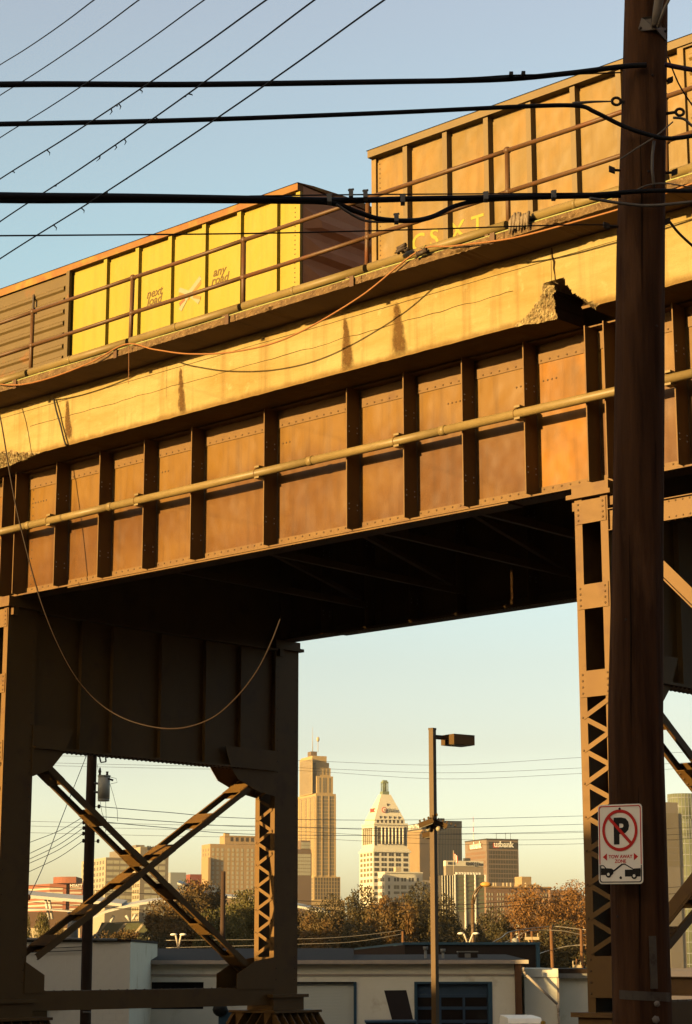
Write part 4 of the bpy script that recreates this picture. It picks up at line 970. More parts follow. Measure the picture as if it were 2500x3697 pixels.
# wall pieces round the openings
d1a, d1b = gl(1040, 3545)[0], gl(1288, 3545)[0]; d2a, d2b = gl(1496, 3545)[0], gl(1777, 3545)[0]; o1a, o1b = gl(476, 3547)[0], gl(736, 3547)[0]
zd = gl(1150, 3545)[1]; zo = gl(600, 3547)[1]; zo2 = gl(600, 3640)[1]
wall_top = zt - .02
def wbox(a, b, z0, z1): return MB().box(a, b, 0, .22, z0, z1).build('wall', M['white'], gar)
wbox(x0, o1a, -.3, zd); wbox(o1b, d1a, -.3, zd); wbox(d1b, d2a, -.3, zd); wbox(d2b, x1, -.3, zd); wbox(x0, x1, zd, wall_top); wbox(o1a, o1b, -.3, zd-.9)
MB().box(x0, x0+.22, .22, 9, -.3, wall_top).build('side_wall', M['white'], gar)
MB().box(x1-.22, x1, .22, 9, -.3, wall_top).build('side_wall', M['white'], gar)
MB().box(o1a, o1b, .14, .20, zd-.9, zd).build('window', M['opening'], gar)
# roller door of slats
dz = zd-.02; k = 0; slat = MB().box(0, d1b-d1a-.16, 0, .03, 0, .098).mesh('door_slat', M['doorwhite'])
rd = MB().box(d1a, d1b, .15, .17, -.2, dz).build('roller_door', M['doorwhite'], gar)
while dz > -.1:
    inst('door_slat', slat, rd, (d1a+.08, .115, dz-.1)); dz -= .104
MB().box(d1b-.10, d1b, -.03, .12, -.2, zd).build('door_frame', M['blue'], gar)
MB().box(d1a, d1b-.10, -.02, .10, zd-.05, zd).build('door_frame', M['opening'], gar)
# glazed blue door
bd = MB().box(d2a, d2b, .16, .20, -.2, zd).build('glazed_door', M['bluedoor'], gar)
MB().box(d2a, d2a+.09, -.02, .15, -.2, zd).box(d2b-.14, d2b, -.02, .15, -.2, zd).box(d2a+.09, d2b-.14, -.02, .15, zd-.07, zd).build('door_frame', M['blue'], bd)
zr = [gl(1600, q)[1] for q in (3596, 3640, 3688, 3740)]
for z in zr: MB().box(d2a+.09, d2b-.14, .10, .158, z-.05, z+.05).build('door_rail', M['bluedoor'], bd)
mx = [gl(q, 3600)[0] for q in (1590, 1676)]
for x in mx: MB().box(x-.04, x+.04, .101, .157, -.2, zr[0]-.05).build('door_mullion', M['bluedoor'], bd)
cols = [d2a+.09] + mx + [d2b-.14]
for za, zb2 in zip(zr, zr[1:]):
    for a, b in zip(cols, cols[1:]): MB().box(a+.04, b-.04, .140, .156, zb2+.05, za-.05).build('pane', M['glassdark'], bd)
# eave, fascia board, roof
zf = zt; MB().box(x0-.15, x1+.25, -.35, .02, zf-.03, zf+.10).build('gutter', M['eave'], gar)
MB().box(x0-.1, x1+.1, -.05, -.01, zf-.42, zf-.36).build('trim_line', M['eave'], gar)
rh = gl(800, 3424, GY+7)[1]
MB().prism([(x0-.2, -.33, zf+.105), (x0-.2, 7, rh), (x0-.2, 14, zf+.1)], (gl(1300, 3480)[0]-x0, 0, 0)).build('roof', M['roofdark'], gar)
MB().prism([(gl(1300, 3480)[0]-.2, -.33, zf+.105), (gl(1300, 3480)[0]-.2, 9, zf+.30), (gl(1300, 3480)[0]-.2, 9, zf+.1)], (x1+.2-gl(1300, 3480)[0]+.2, 0, 0)).build('roof', M['roofdark'], gar)
# downspout and brown post
for a, b in (((1889, 3492), (1889, 3507)), ((1889, 3507), (1898, 3520)), ((1898, 3520), (2010, 3625)), ((2010, 3625), (2015, 3655)), ((2015, 3655), (2014, 3665))):
    (xa, za), (xb, zb2) = gl(*a), gl(*b); MB().tube([(xa, -.28, za), (xb, -.28, zb2)], .045, 8).build('downspout', M['eave'], gar)
pa, pb2 = gl(1858, 3500)[0], gl(1881, 3500)[0]; MB().box(pa, pb2, -.26, -.03, -.2, zf-.04).build('corner_post', M['woodpost'], gar)
# rooftop bits on the garage
for (px, y0, y1, r_) in ((1537, 3417, 3470, .05), (1600, 3425, 3470, .05)):
    (xa, za), (xb, zb2) = gl(px, y0, GY+2), gl(px, y1, GY+2)
    rvv = thing('roof_vent', 'pale vent pipe on the garage roof against the dark building', 'vent', go+Vector((xa, 2, zb2-.12)), 0, 'garage roof vents')
    h = za-zb2+.12
    MB().tube([(0, 0, 0), (0, 0, .08), (0, 0, .18), (0, 0, h-.12)], [.14, .12, r_, r_], 10).build('stack', M['metalgrey'], rvv)
    MB().tube([(0, 0, h-.12), (0, 0, h)], .09, 10).build('cap', M['metalgrey'], rvv)
xa, za = gl(1656, 3438, GY+3); xb, zb2 = gl(1726, 3473, GY+3)
acu = thing('air_conditioner', 'boxy grey air-conditioning unit on the garage roof', 'air conditioner', go+Vector(((xa+xb)/2, 3, zb2-.1)))
w = (xb-xa)/2; h = za-zb2+.1
MB().box(-w, w, 0, .8, .05, h).build('housing', M['darkwall'], acu); MB().box(-w*.35, w*.25, -.02, -.001, .08, h*.9).build('panel', M['metalgrey'], acu)
MB().box(-w-.02, w+.02, -.03, .83, h, h+.04).build('lid', M['metalgrey'], acu); MB().box(-w, -w+.06, .02, .1, 0, .05).box(w-.06, w, .02, .1, 0, .05).build('feet', M['iron'], acu)

# right-hand annexes
an = Vector((at(1950, 3500, GY+.4).x, GY+.4, gz))
def al(px, py, Y=GY+.4): p = at(px, py, Y); return p.x-an.x, p.z-gz
ax0, az = al(1893, 3497); ax1, _ = al(2012, 3500)
ann = thing('annex', 'white painted annex with a slanting patch of sunlight on its wall', 'building', an)
MB().box(ax0, ax1, 0, 6, -.3, az-.30).build('wall', M['white'], ann)
MB().box(ax0-.02, ax1+.03, -.05, 6.05, az-.29, az).build('parapet', M['white'], ann)
MB().box(ax1-.02, ax1+.05, -.04, .03, -.2, az-.31).build('corner_trim', M['eave'], ann)
an2 = Vector((at(2090, 3500, GY+1.5).x, GY+1.5, gz))
sh2 = thing('shed', 'low white shed wall under a thin dark roof beside the bent', 'building', an2)
sx0 = at(2013, 3510, GY+1.5).x-an2.x; sx1 = at(2290, 3510, GY+1.5).x-an2.x; sz = at(2090, 3521, GY+1.5).z-gz
MB().box(sx0, sx1, 0, 7, -.3, sz-.02).build('wall', M['white'], sh2); MB().box(sx0, sx1+.2, -.25, .0, sz-.10, sz+.06).build('gutter', M['metalgrey'], sh2)
MB().box(sx0, sx1+.2, 0, 7.2, sz, sz+.22).build('roof', M['roofdark'], sh2)
wx = at(2128, 3500, GY+1.5).x-an2.x; wz0 = at(2128, 3600, GY+1.5).z-gz; wz1 = at(2128, 3560, GY+1.5).z-gz
MB().box(wx, wx+.9, -.04, -.002, wz0, wz1).build('window', M['blue'], sh2)
# dark building with blue trim behind
DY = 84.0; dz0 = ground_z(DY); do = Vector((at(1610, 3450, DY).x, DY, dz0))
db = thing('dark_building', 'dark flat-roofed building with blue edge trim behind the garage', 'building', do)
def dl(px, py, Y=DY): p = at(px, py, Y); return p.x-do.x, p.z-dz0
xa, zc = dl(1462, 3411); xb, _ = dl(1940, 3418)
MB().box(xa, xb-.06, 0, 16, -.2, zc).build('wall', M['darkwall'], db)
MB().box(xa-.1, xb+.12, -.12, 16.1, zc, zc+.10).build('roof_trim', M['blue'], db); MB().box(xb-.055, xb+.10, -.10, 16, -.2, zc-.001).build('corner_trim', M['blue'], db)
xl, zl = dl(1280, 3428); MB().prism([(xa-.01, 0, -.2), (xa-.01, 0, zc), (xl, 6, zl), (xl, 6, -.2)], (0, 9, 0)).build('wing', M['roofdark'], db)
MB().prism([(xa-.01, -.05, zc+.01), (xa-.01, -.05, zc+.10), (xl, 5.95, zl+.08), (xl, 5.95, zl+.01)], (0, .12, 0)).build('wing_trim', M['blue'], db)
# left white block building
LBY = 63.0; lz = ground_z(LBY); lo_ = Vector((at(280, 3500, LBY).x, LBY, lz))
lb = thing('block_building', 'tall white concrete-block wall with pipes along its top, seen under the bent', 'building', lo_)
def ll(px, py, Y=LBY): p = at(px, py, Y); return p.x-lo_.x, p.z-lz
xa, zc = ll(-150, 3400); xb, _ = ll(472, 3402)
rw = math.ceil((zc+.3)/.2); course = (zc+.3)/rw
core = MB().box(xa, xb, .035, 9, -.3, zc-.01).build('wall', M['white'], lb)
blk = MB().box(0, .397, 0, .04, 0, course-.004).mesh('block', M['white']); hbk = MB().box(0, .197, 0, .04, 0, course-.004).mesh('block', M['white'])
rows = [r for r in range(rw) if -.3+r*course > ll(0, 3697)[1]-.4]; nb = int((xb-ll(60, 3600)[0])/.4)+2
for r in rows:
    if r % 2: inst('block', hbk, core, (xb-.198, -.003, -.3+r*course))
    for q in range(nb): inst('block', blk, core, (xb-.398-(.2 if r % 2 else 0)-q*.4, -.003, -.3+r*course))
MB().box(xa, xb+.02, -.05, 9.02, zc-.008, zc+.07).build('coping', M['roofdark'], lb)
pz = zc+.05
MB().tube([(ll(90, 3400)[0], -.12, pz+.02), (ll(250, 3400)[0], -.12, pz+.03), (ll(425, 3400)[0], -.12, pz)], .04, 8).build('roof_pipe', M['metalgrey'], lb)
MB().tube([(ll(330, 3400)[0], -.12, pz), (ll(345, 3390)[0], -.12, pz+.16), (ll(352, 3392)[0], -.12, pz+.12), (ll(360, 3398)[0], -.12, pz)], .035, 8).build('roof_pipe', M['metalgrey'], lb)
for q in (3420, 3433):
    MB().tube([(ll(80, q+6)[0], -.10, ll(80, q+6)[1]), (ll(200, q+3)[0], -.10, ll(200, q+3)[1]), (ll(300, q-2)[0], -.10, ll(300, q-2)[1]), (ll(315, q-25)[0], -.10, ll(315, q-25)[1])], .014, 6).build('wall_cable', M['wire'], lb)
sl0, sl1 = ll(95, 3640), ll(172, 3640)
sdo = MB().box(sl0[0], sl1[0], -.06, -.012, -.2, sl0[1]).build('shutter', M['doorbrown'], lb)
ssl = MB().box(0, sl1[0]-sl0[0], 0, .03, 0, .06).mesh('shutter_slat', M['doorbrown']); z = sl0[1]-.08
while z > sl0[1]-1.2: inst('shutter_slat', ssl, sdo, (sl0[0], -.092, z)); z -= .085
MB().box(sl0[0]-.1, sl1[0]+.4, -.10, -.02, sl0[1]+.01, sl0[1]+.09).build('lintel', M['eave'], lb)
# chimney on the block building, lit
ch = at(262, 3400, 69); chz = at(262, 3292, 69).z
cmn = thing('metal_flue', 'squat pale metal flue with a flat cap above the block wall', 'flue', (ch.x, 69, ll(262, 3400)[1]+lz))
hh = chz-(ll(262, 3400)[1]+lz)
MB().tube([(0, 0, -.35), (0, 0, hh*.35), (0, 0, hh-.06)], [.19, .19, .16], 14).build('stack', M['metalgrey'], cmn); MB().tube([(0, 0, hh-.06), (0, 0, hh-.03), (0, 0, hh)], [.20, .21, .14], 14).build('cap', M['metalgrey'], cmn)
# dumpster, van, blue barrel
dp = at(1440, 3697, 66); du = thing('dumpster', 'dark dumpster with its lid thrown open against the garage wall', 'dumpster', (dp.x, 66, ground_z(66)))
f_ = lambda px, py: (at(px, py, 66).x-dp.x, at(px, py, 66).z-ground_z(66))
bz = f_(1440, 3690)[1]; bx0, bx1 = f_(1322, 3690)[0], f_(1500, 3690)[0]
MB().prism([(bx0+.1, -.6, .1), (bx1-.1, -.6, .1), (bx1, -.7, bz), (bx0, -.7, bz)], (0, 1.5, 0)).build('bin', M['darkwall'], du)
MB().box(bx0-.04, bx1+.04, -.75, .84, bz+.001, bz+.05).build('rim', M['blue'], du)
MB().prism([(f_(1418, 3690)[0], .9, bz+.05), (f_(1496, 3690)[0], .9, bz+.05), (f_(1472, 3577)[0], 1.25, f_(1472, 3577)[1]), (f_(1390, 3578)[0], 1.25, f_(1390, 3578)[1])], (0, .04, 0)).build('lid', M['darkwall'], du)
vp = at(1890, 3690, 62); va = thing('van', 'white van with only its roof showing in front of the annex', 'van', (vp.x, 62, ground_z(62)))
vz = at(1890, 3675, 62).z-ground_z(62); v0, v1 = at(1836, 3690, 62).x-vp.x, at(1957, 3690, 62).x-vp.x
mv = MB(); prof = [(-.0, .45), (-.0, vz-.15), (.15, vz-.02), (.45, vz), (3.4, vz), (4.0, vz-.75), (4.7, vz-.9), (4.8, .45)]
mv.prism([(v0, a, b) for a, b in prof], (v1-v0, 0, 0)); vb_ = mv.build('body', M['signwhite'], va)
MB().box(v0+.1, v1-.1, -.012, -.001, vz-.75, vz-.3).build('rear_window', M['glassdark'], va)
for a in (.9, 3.9):
    for x in (v0-.02, v1-.18): MB().tube([(x, a, .34), (x+.2, a, .34)], .34, 16).build('wheel', M['black'], va)
bo_ = at(1962, 3690, 61); bol = thing('bollard', 'yellow bollard beside the white van', 'bollard', (bo_.x, 61, ground_z(61)))
bh = at(1962, 3684, 61).z-ground_z(61); MB().tube([(0, 0, -.1), (0, 0, bh-.06)], .08, 12).build('post', mat('bollard_yellow', (.45, .25, .02), rough=.5), bol); MB().ball((0, 0, bh-.06), .08, 1, 1, .7).build('dome', mat('bollard_yellow', (.45, .25, .02)), bol)
bb = at(830, 3690, 64); bar = thing('steel_drum', 'blue steel drum half hidden behind the bent pedestal', 'drum', (bb.x, 64, ground_z(64)))
bh = at(830, 3645, 64).z-ground_z(64); MB().box(-.35, .62, 0, .5, 0, bh-.02).build('cabinet', M['blue'], bar); MB().ball((-.30, -.05, bh), .24, 1, .5, .9).build('dark_cover', M['black'], bar)
bar.name = 'blue_cabinet'; bar['label'] = 'blue cabinet with a dark round cover beside the bent pedestal'; bar['category'] = 'cabinet'

# ---- unseen blocks added to shade the pole, the bent feet and the garage
lh = Vector((math.sin(SUN_AZ+math.pi), math.cos(SUN_AZ+math.pi), 0)); wh = Vector((lh.y, -lh.x, 0))
def offblock(name, label, l0, l1, w0, w1, h, gable=0.0):
    c_ = lh*((l0+l1)/2) + wh*((w0+w1)/2); a = math.atan2(lh.y, lh.x)
    r = thing(name, label, 'building', (c_.x, c_.y, min(0, ground_z(c_.y))), a); dl_, dw = (l1-l0)/2, (w1-w0)/2
    MB().box(-dl_, dl_, -dw, dw, -.3, h-.3).build('wall', M['brick'], r)
    if gable: MB().prism([(-dl_-.2, -dw-.2, h-.29), (-dl_-.2, dw+.2, h-.29), (-dl_-.2, dw*gable, h+1.6)], (2*dl_+.4, 0, 0)).build('roof', M['roofdark'], r)  # gabled top of the added block
    else: MB().box(-dl_-.2, dl_+.2, -dw-.2, dw+.2, h-.29, h).build('roof', M['roofdark'], r)  # flat top of the added block
    for s in (-1, 1):
        for k in range(4):
            MB().box(dl_+.002, dl_+.05, -dw*.7+k*dw*.45, -dw*.7+k*dw*.45+1.1, h*.35, h*.35+1.6).build('window', M['glassdark'], r)  # window panes on the added block
        break
MB_ = 0
M['brick'] = mat('blocker_brick', (.20, .09, .05), (.15, .07, .04), 2.0, rough=.9)
rb_ = thing('sky_blocker', 'long tall unseen brick block added to darken the shaded steel', 'building', (44, -12, 0))  # added to block sky light from the shaded steel
MB().box(-12, 12, -40, 38, -.3, 21).build('wall', M['brick'], rb_); MB().box(-12.3, 12.3, -40.3, 38.3, 21.001, 21.5).build('roof', M['roofdark'], rb_)  # body and top of the added sky blocker
for k in range(9): MB().box(-12.06, -12.001, -37+k*8.2, -35+k*8.2, 4, 7).build('window', M['glassdark'], rb_)  # window panes on the added sky blocker
offblock('pole_blocker', 'unseen tall brick block added behind the viewer to shade the wooden pole', -44, -25, -13.0, 45, 18.5)
offblock('bent_blocker', 'unseen brick block added behind the viewer to shade the bent feet', -34, -20, -25, -13.4, 10.4)
offblock('bent_blocker', 'unseen lower brick block added behind the viewer to shade the cross-braced bent', -34, -20, -41, -25.3, 9.6)
offblock('blocker', 'long tall brick warehouse added unseen off to the side to shade the feet of the trees', 38, 60, -190, -132, 20.5)  # added to put the lower part of the trees in shade
offblock('garage_blocker', 'brick warehouse added unseen beside the lot to shade the garage', -6, 8, -88, -51.2, 13.6)
offblock('garage_blocker', 'unseen smaller brick block added to shade the annex end', -6, 8, -50.5, -41.5, 12.6)

lk_c = lh*1 + wh*-50.85; lk = thing('patch_blocker', 'narrow unseen brick wedge added to cut the sun patch on the annex', 'building', (lk_c.x, lk_c.y, ground_z(lk_c.y)), math.atan2(lh.y, lh.x))
MB().prism([(-6.5, .40, -.3), (-6.5, -.40, -.3), (-6.5, -.40, 7.9), (-6.5, .40, 11.6)], (14.2, 0, 0)).build('wall', M['brick'], lk)  # added wedge, slanted to shape the sunlit patch on the annex

# ================================================================ SKYLINE
PHI = math.radians(22)
DR_ = Vector((math.cos(PHI), math.sin(PHI), 0)); DL_ = Vector((-math.sin(PHI), math.cos(PHI), 0))
def cm(name, c1, c2=None, sc=.05, rough=.8, **k): M[name] = mat(name, c1, c2, sc, rough=rough, **k); return M[name]
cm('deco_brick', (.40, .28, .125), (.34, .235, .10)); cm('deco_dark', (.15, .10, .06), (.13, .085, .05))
cm('terracotta_white', (.62, .57, .44), (.56, .52, .40)); cm('copper_green', (.17, .20, .12), (.14, .17, .10))
cm('grey_panel', (.27, .22, .15), (.24, .19, .13)); cm('dark_band', (.05, .045, .035)); cm('ribbed_stone', (.36, .25, .12), (.31, .21, .10))
cm('brown_panel', (.20, .15, .105), (.18, .13, .09)); cm('pale_panel', (.40, .36, .27), (.35, .31, .23)); cm('brown_brick', (.20, .12, .07), (.16, .095, .055))
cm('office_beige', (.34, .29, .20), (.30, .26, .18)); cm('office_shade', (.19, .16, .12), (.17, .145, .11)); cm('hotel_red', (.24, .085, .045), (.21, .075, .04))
cm('red_brick', (.22, .06, .035), (.19, .05, .03)); cm('masonry_brown', (.34, .23, .11), (.29, .19, .09)); cm('stadium_white', (.46, .44, .38), rough=.5)
cm('seat_brown', (.11, .065, .035), (.09, .05, .03), 2.0); cm('seat_green', (.085, .085, .032), (.07, .07, .028), 2.0); cm('stadium_grey', (.22, .23, .22))
cm('concrete_far', (.40, .32, .20)); cm('letter_white', (.75, .72, .62)); cm('letter_dark', (.05, .045, .04)); cm('logo_red2', (.45, .06, .03)); cm('logo_orange2', (.50, .22, .06))
M['glass_green'] = mat('green_glass', (.15, .16, .085), (.11, .12, .065), .2, rough=.22); M['win'] = mat('window_glass', (.055, .045, .03), rough=.15); M['win_pale'] = mat('window_pale', (.36, .34, .24), rough=.3)
M['win_mid'] = mat('window_mid', (.16, .13, .08), rough=.2); M['slot'] = mat('dark_slot', (.045, .032, .02), rough=.6)
class Tower:
    def __init__(s, name, label, Y, xc, cat='building', group=None):
        s.Y = Y; p = at(xc, 3460, Y); s.o = Vector((p.x, p.y, -5)); s.root = thing(name, label, cat, s.o, PHI, group)
    def loc(s, px, py, Y=None):                                     # pixel on the right face line through the corner -> local x, z
        p = at(px, py, s.Y); return p
    def tier(s, xl, xc, xr, yt, yb, m, name='wall', ins=0.0):
        """box with its near vertical corner at pixel xc; returns local geometry"""
        Yc = s.Y + ins; c_ = at(xc, yt, Yc); zt = c_.z+5; zb = at(xc, yb, Yc).z+5 if yb else -2.0
        # right face end: point on ray xr along DR_
        def hit(px, d):
            r = ray(px, yt); r = Vector((r.x, r.y)); a = Vector((c_.x, c_.y)); det = -d.x*r.y + d.y*r.x
            return (-a.x*-r.y + -a.y*r.x)/det if False else abs((a.x*r.y - a.y*r.x)/(d.y*r.x - d.x*r.y))
        wr_ = hit(xr, DR_); wl = hit(xl, DL_)
        off = Vector((c_.x, c_.y, 0)) - Vector((s.o.x, s.o.y, 0)); lx, ly = off.dot(DR_), off.dot(DL_)
        if m: MB().box(lx, lx+wr_, ly, ly+wl, zb, zt).build(name, m, s.root)
        return dict(lx=lx, ly=ly, wr=wr_, wl=wl, zb=zb, zt=zt, Y=Yc)
    def z(s, py, T): return at(1250, py, T['Y']).z+5
    def grid(s, T, face, us, zs, w, h, m, join=False, name='window', th=.12):
        """windows centred at fractions us along the face and heights zs"""
        pos = []
        for z in zs:
            for u in us:
                if face == 'R': pos.append((T['lx']+T['wr']*u, T['ly'], z))
                else: pos.append((T['lx'], T['ly']+T['wl']*u, z))
        if face == 'R': proto = MB().box(-w/2, w/2, -th, .02, -h/2, h/2)
        else: proto = MB().box(-th, .02, -w/2, w/2, -h/2, h/2)
        if join:
            mb = MB()
            for p in pos: mb.add([(v[0]+p[0], v[1]+p[1], v[2]+p[2]) for v in proto.v], proto.f)
            o = mb.build(name+'s' if not name.endswith('s') else name, m, s.root); tag(o, kind='stuff')
        else:
            me = proto.mesh(name, m)
            for p in pos: inst(name, me, s.root, p)
    def text(s, T, face, body, u, py, size, m, thick=0.0, name='lettering', out=.35):
        z = s.z(py, T); mb = MB()
        if face == 'R': text_into(mb, body, size, (T['lx']+T['wr']*u, T['ly']-out, z), (1, 0, 0), (0, 0, 1), .3, thick)
        else: text_into(mb, body, size, (T['lx']-out, T['ly']+T['wl']*(1-u), z), (0, -1, 0), (0, 0, 1), .3, thick)
        return mb.build(name, m, s.root, fix=False)
fr = lambda n, a=0.0, b=1.0: [a + (b-a)*(k+.5)/n for k in range(n)]
def zr_(a, b, n): return [a + (b-a)*(k+.5)/n for k in range(n)]
r3 = lambda X, Y: (1050+.35*X, 2600+.35*Y)
X3 = lambda X: 1050+.35*X
Y3 = lambda Y: 2600+.35*Y
# ---- stepped tower
t = Tower('stepped_tower', 'tall orange-brown stepped art deco tower with antenna, tallest on the skyline', 1700, X3(260))
T1_ = t.tier(X3(40), X3(260), X3(467), Y3(755), None, M['deco_brick'])
T2_ = t.tier(X3(92), X3(270), X3(438), Y3(575), Y3(756), M['deco_brick'], 'setback', 6)
T3_ = t.tier(X3(96), X3(268), X3(413), Y3(490), Y3(576), M['deco_brick'], 'setback', 9)
T4_ = t.tier(X3(98), X3(264), X3(397), Y3(435), Y3(491), M['deco_brick'], 'setback', 12)
T5_ = t.tier(X3(105), X3(224), X3(372), Y3(367), Y3(436), M['deco_brick'], 'setback', 15)
T6_ = t.tier(X3(176), X3(212), X3(272), Y3(322), Y3(368), M['deco_dark'], 'crown', 22)
T7_ = t.tier(X3(92), X3(222), X3(228), Y3(380), Y3(760), M['deco_brick'], 'wing', 5)
B1_ = t.tier(X3(178), X3(237), X3(513), Y3(1612), None, M['deco_brick'], 'podium', -12)
B2_ = t.tier(X3(135), X3(212), X3(560), Y3(1855), None, M['deco_brick'], 'podium', -20)
zs = zr_(t.z(Y3(1600), T1_), t.z(Y3(775), T1_), 22)
t.grid(T1_, 'R', [.10, .17, .24, .38, .45, .52, .59, .72, .79, .88], zs, 1.3, 2.4, M['win_mid'], True)
t.grid(T1_, 'L', fr(16, .02, .98), zs, 1.5, 2.8, M['win_mid'], True)
t.grid(T2_, 'R', [.2, .42, .55, .8], zr_(t.z(Y3(745), T2_), t.z(Y3(590), T2_), 5), 1.3, 2.4, M['win_mid'], True)
t.grid(T7_, 'L', fr(11, .03, .97), zr_(t.z(Y3(750), T7_), t.z(Y3(400), T7_), 11), 1.5, 3.0, M['win_mid'], True)
t.grid(T3_, 'R', [.3, .55, .8], zr_(t.z(Y3(560), T3_), t.z(Y3(500), T3_), 2), 1.3, 2.4, M['win_mid'], True)
t.grid(B1_, 'R', fr(9, .04, .98), zr_(t.z(Y3(1850), B1_), t.z(Y3(1620), B1_), 6), 1.6, 2.6, M['win'], True)
t.grid(B1_, 'L', fr(5, .05, .95), zr_(t.z(Y3(1850), B1_), t.z(Y3(1620), B1_), 6), 1.6, 2.6, M['win_mid'], True)
for q in range(12): MB().box(T1_['lx']-.35, T1_['lx']-.001, T1_['ly']+T1_['wl']*(q+.02)/12, T1_['ly']+T1_['wl']*(q+.02)/12+.9, T1_['zb'], T1_['zt']-3).build('pier', M['deco_brick'], t.root)
for q in (.03, .30, .65, .965): MB().box(T1_['lx']+T1_['wr']*q-.6, T1_['lx']+T1_['wr']*q+.6, T1_['ly']-.5, T1_['ly']-.001, T1_['zb'], T1_['zt']-2).build('pier', M['deco_brick'], t.root)
ant = Vector((T6_['lx']+2.5, T6_['ly']+3, T6_['zt'])); za = at(1130, Y3(65), 1722).z+5
MB().tube([ant, (ant.x, ant.y, za)], [.35, .10], 6).build('antenna', M['concrete_far'], t.root)
MB().tube([(ant.x+5, ant.y, ant.z), (ant.x+5, ant.y, ant.z+9)], .25, 6).ball((ant.x+5, ant.y, ant.z+11), 1.4, 1, 1, 1.6).build('antenna', M['concrete_far'], t.root)
# ---- dark building in front of it
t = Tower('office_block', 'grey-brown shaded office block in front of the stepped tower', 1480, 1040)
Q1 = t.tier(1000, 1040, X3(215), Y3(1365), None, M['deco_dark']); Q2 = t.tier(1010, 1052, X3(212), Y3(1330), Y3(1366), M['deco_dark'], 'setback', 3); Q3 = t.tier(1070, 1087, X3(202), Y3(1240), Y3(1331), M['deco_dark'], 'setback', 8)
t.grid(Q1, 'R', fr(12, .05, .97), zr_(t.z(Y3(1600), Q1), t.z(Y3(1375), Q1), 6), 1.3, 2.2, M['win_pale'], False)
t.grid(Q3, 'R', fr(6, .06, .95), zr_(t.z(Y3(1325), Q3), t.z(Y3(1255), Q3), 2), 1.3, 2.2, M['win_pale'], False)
# ---- white tower with pyramid roof
t = Tower('white_tower', 'white tower with colonnade, pyramid roof and green lantern', 1650, X3(852))
S1 = t.tier(X3(712), X3(852), X3(1226), Y3(1358), None, M['terracotta_white'], 'shaft')
S2 = t.tier(X3(703), X3(853), X3(1243), Y3(1340), Y3(1359), M['terracotta_white'], 'cornice', -1.2); t.tier(X3(720), X3(854), X3(1225), Y3(1320), Y3(1341), M['terracotta_white'], 'attic', 2)
S3 = t.tier(X3(735), X3(860), X3(1202), Y3(1075), Y3(1321), M['terracotta_white'], 'colonnade', 3)
t.tier(X3(731), X3(860), X3(1210), Y3(1057), Y3(1076), M['terracotta_white'], 'cornice', 2)
S4 = t.tier(X3(765), X3(866), X3(1178), Y3(1025), Y3(1058), M['terracotta_white'], 'attic', 5)
def frustum(Ta, yt, xl, xc, xr, m, name, ins):
    Tt = t.tier(xl, xc, xr, yt, yt+1, None, '', ins); a, b = Ta, Tt; mb = MB()
    lo = [(a['lx'], a['ly']), (a['lx']+a['wr'], a['ly']), (a['lx']+a['wr'], a['ly']+a['wl']), (a['lx'], a['ly']+a['wl'])]
    cx, cy = a['lx']+a['wr']/2, a['ly']+a['wl']/2
    hi = [(cx+sx*b['wr']/2, cy+sy*b['wl']/2) for sx, sy in ((-1, -1), (1, -1), (1, 1), (-1, 1))]
    zt = at(1250, yt, t.Y).z+5
    mb.add([(x, y, a['zt']+.01) for x, y in lo] + [(x, y, zt) for x, y in hi], [(3, 2, 1, 0), (4, 5, 6, 7)] + [(i, (i+1) % 4, 4+(i+1) % 4, 4+i) for i in range(4)])
    return mb.build(name, m, t.root), cx, cy, zt, lo, hi
PY_, cx, cy, zt, lo, hi = frustum(S4, Y3(750), X3(908), X3(936), X3(1035), M['terracotta_white'], 'pyramid_roof', 8)
zl = at(1250, Y3(600), t.Y).z+5; hw = 2.9
lan = MB().box(cx-hw, cx+hw, cy-hw, cy+hw, zt, zt+(zl-zt)*.22).box(cx-hw*.85, cx+hw*.85, cy-hw*.85, cy+hw*.85, zt+(zl-zt)*.8, zl-1.2).box(cx-hw*.6, cx+hw*.6, cy-hw*.6, cy+hw*.6, zl-1.19, zl).box(cx-hw*.45, cx+hw*.45, cy-hw*.45, cy+hw*.45, zt+(zl-zt)*.22, zt+(zl-zt)*.8).build('lantern', M['copper_green'], t.root)
for sx in (-.72, -.24, .24, .72):
    for sy in (-.72, .72): MB().tube([(cx+hw*sx, cy+hw*sy, zt+(zl-zt)*.22), (cx+hw*sx, cy+hw*sy, zt+(zl-zt)*.8)], .45, 6).build('lantern_column', M['copper_green'], lan)
# colonnade slots
za, zb2 = t.z(Y3(1275), S3), t.z(Y3(1105), S3); zm = t.z(Y3(1190), S3)
for u in (.155, .262, .369, .476, .583, .69, .797):
    x = S3['lx']+S3['wr']*u; MB().box(x-1.5, x+1.5, S3['ly']-.25, S3['ly']+.02, za, zb2).build('colonnade_slot', M['slot'], t.root)
    MB().tube([(x+2.1, S3['ly']-.6, za), (x+2.1, S3['ly']-.6, zb2)], .75, 8).build('column', M['terracotta_white'], t.root)
    for zz in (.25, .5, .75): MB().box(x-1.5, x+1.5, S3['ly']-.40, S3['ly']-.26, za+(zb2-za)*zz-.5, za+(zb2-za)*zz+.5).build('spandrel', M['win_mid'], t.root)
for u in (.22, .38, .54, .70, .86):
    y = S3['ly']+S3['wl']*u; MB().box(S3['lx']-.25, S3['lx']+.02, y-1.4, y+1.4, za, zb2).build('colonnade_slot', M['win_mid'], t.root)
for u in (.05, .945): t.grid(S3, 'R', [u], zr_(t.z(Y3(1290), S3), t.z(Y3(1095), S3), 4), 1.8, 4.2, M['win'])
zs = [t.z(Y3(q), S1) for q in (1383, 1436, 1488, 1540, 1592, 1655, 1728, 1790, 1850)]
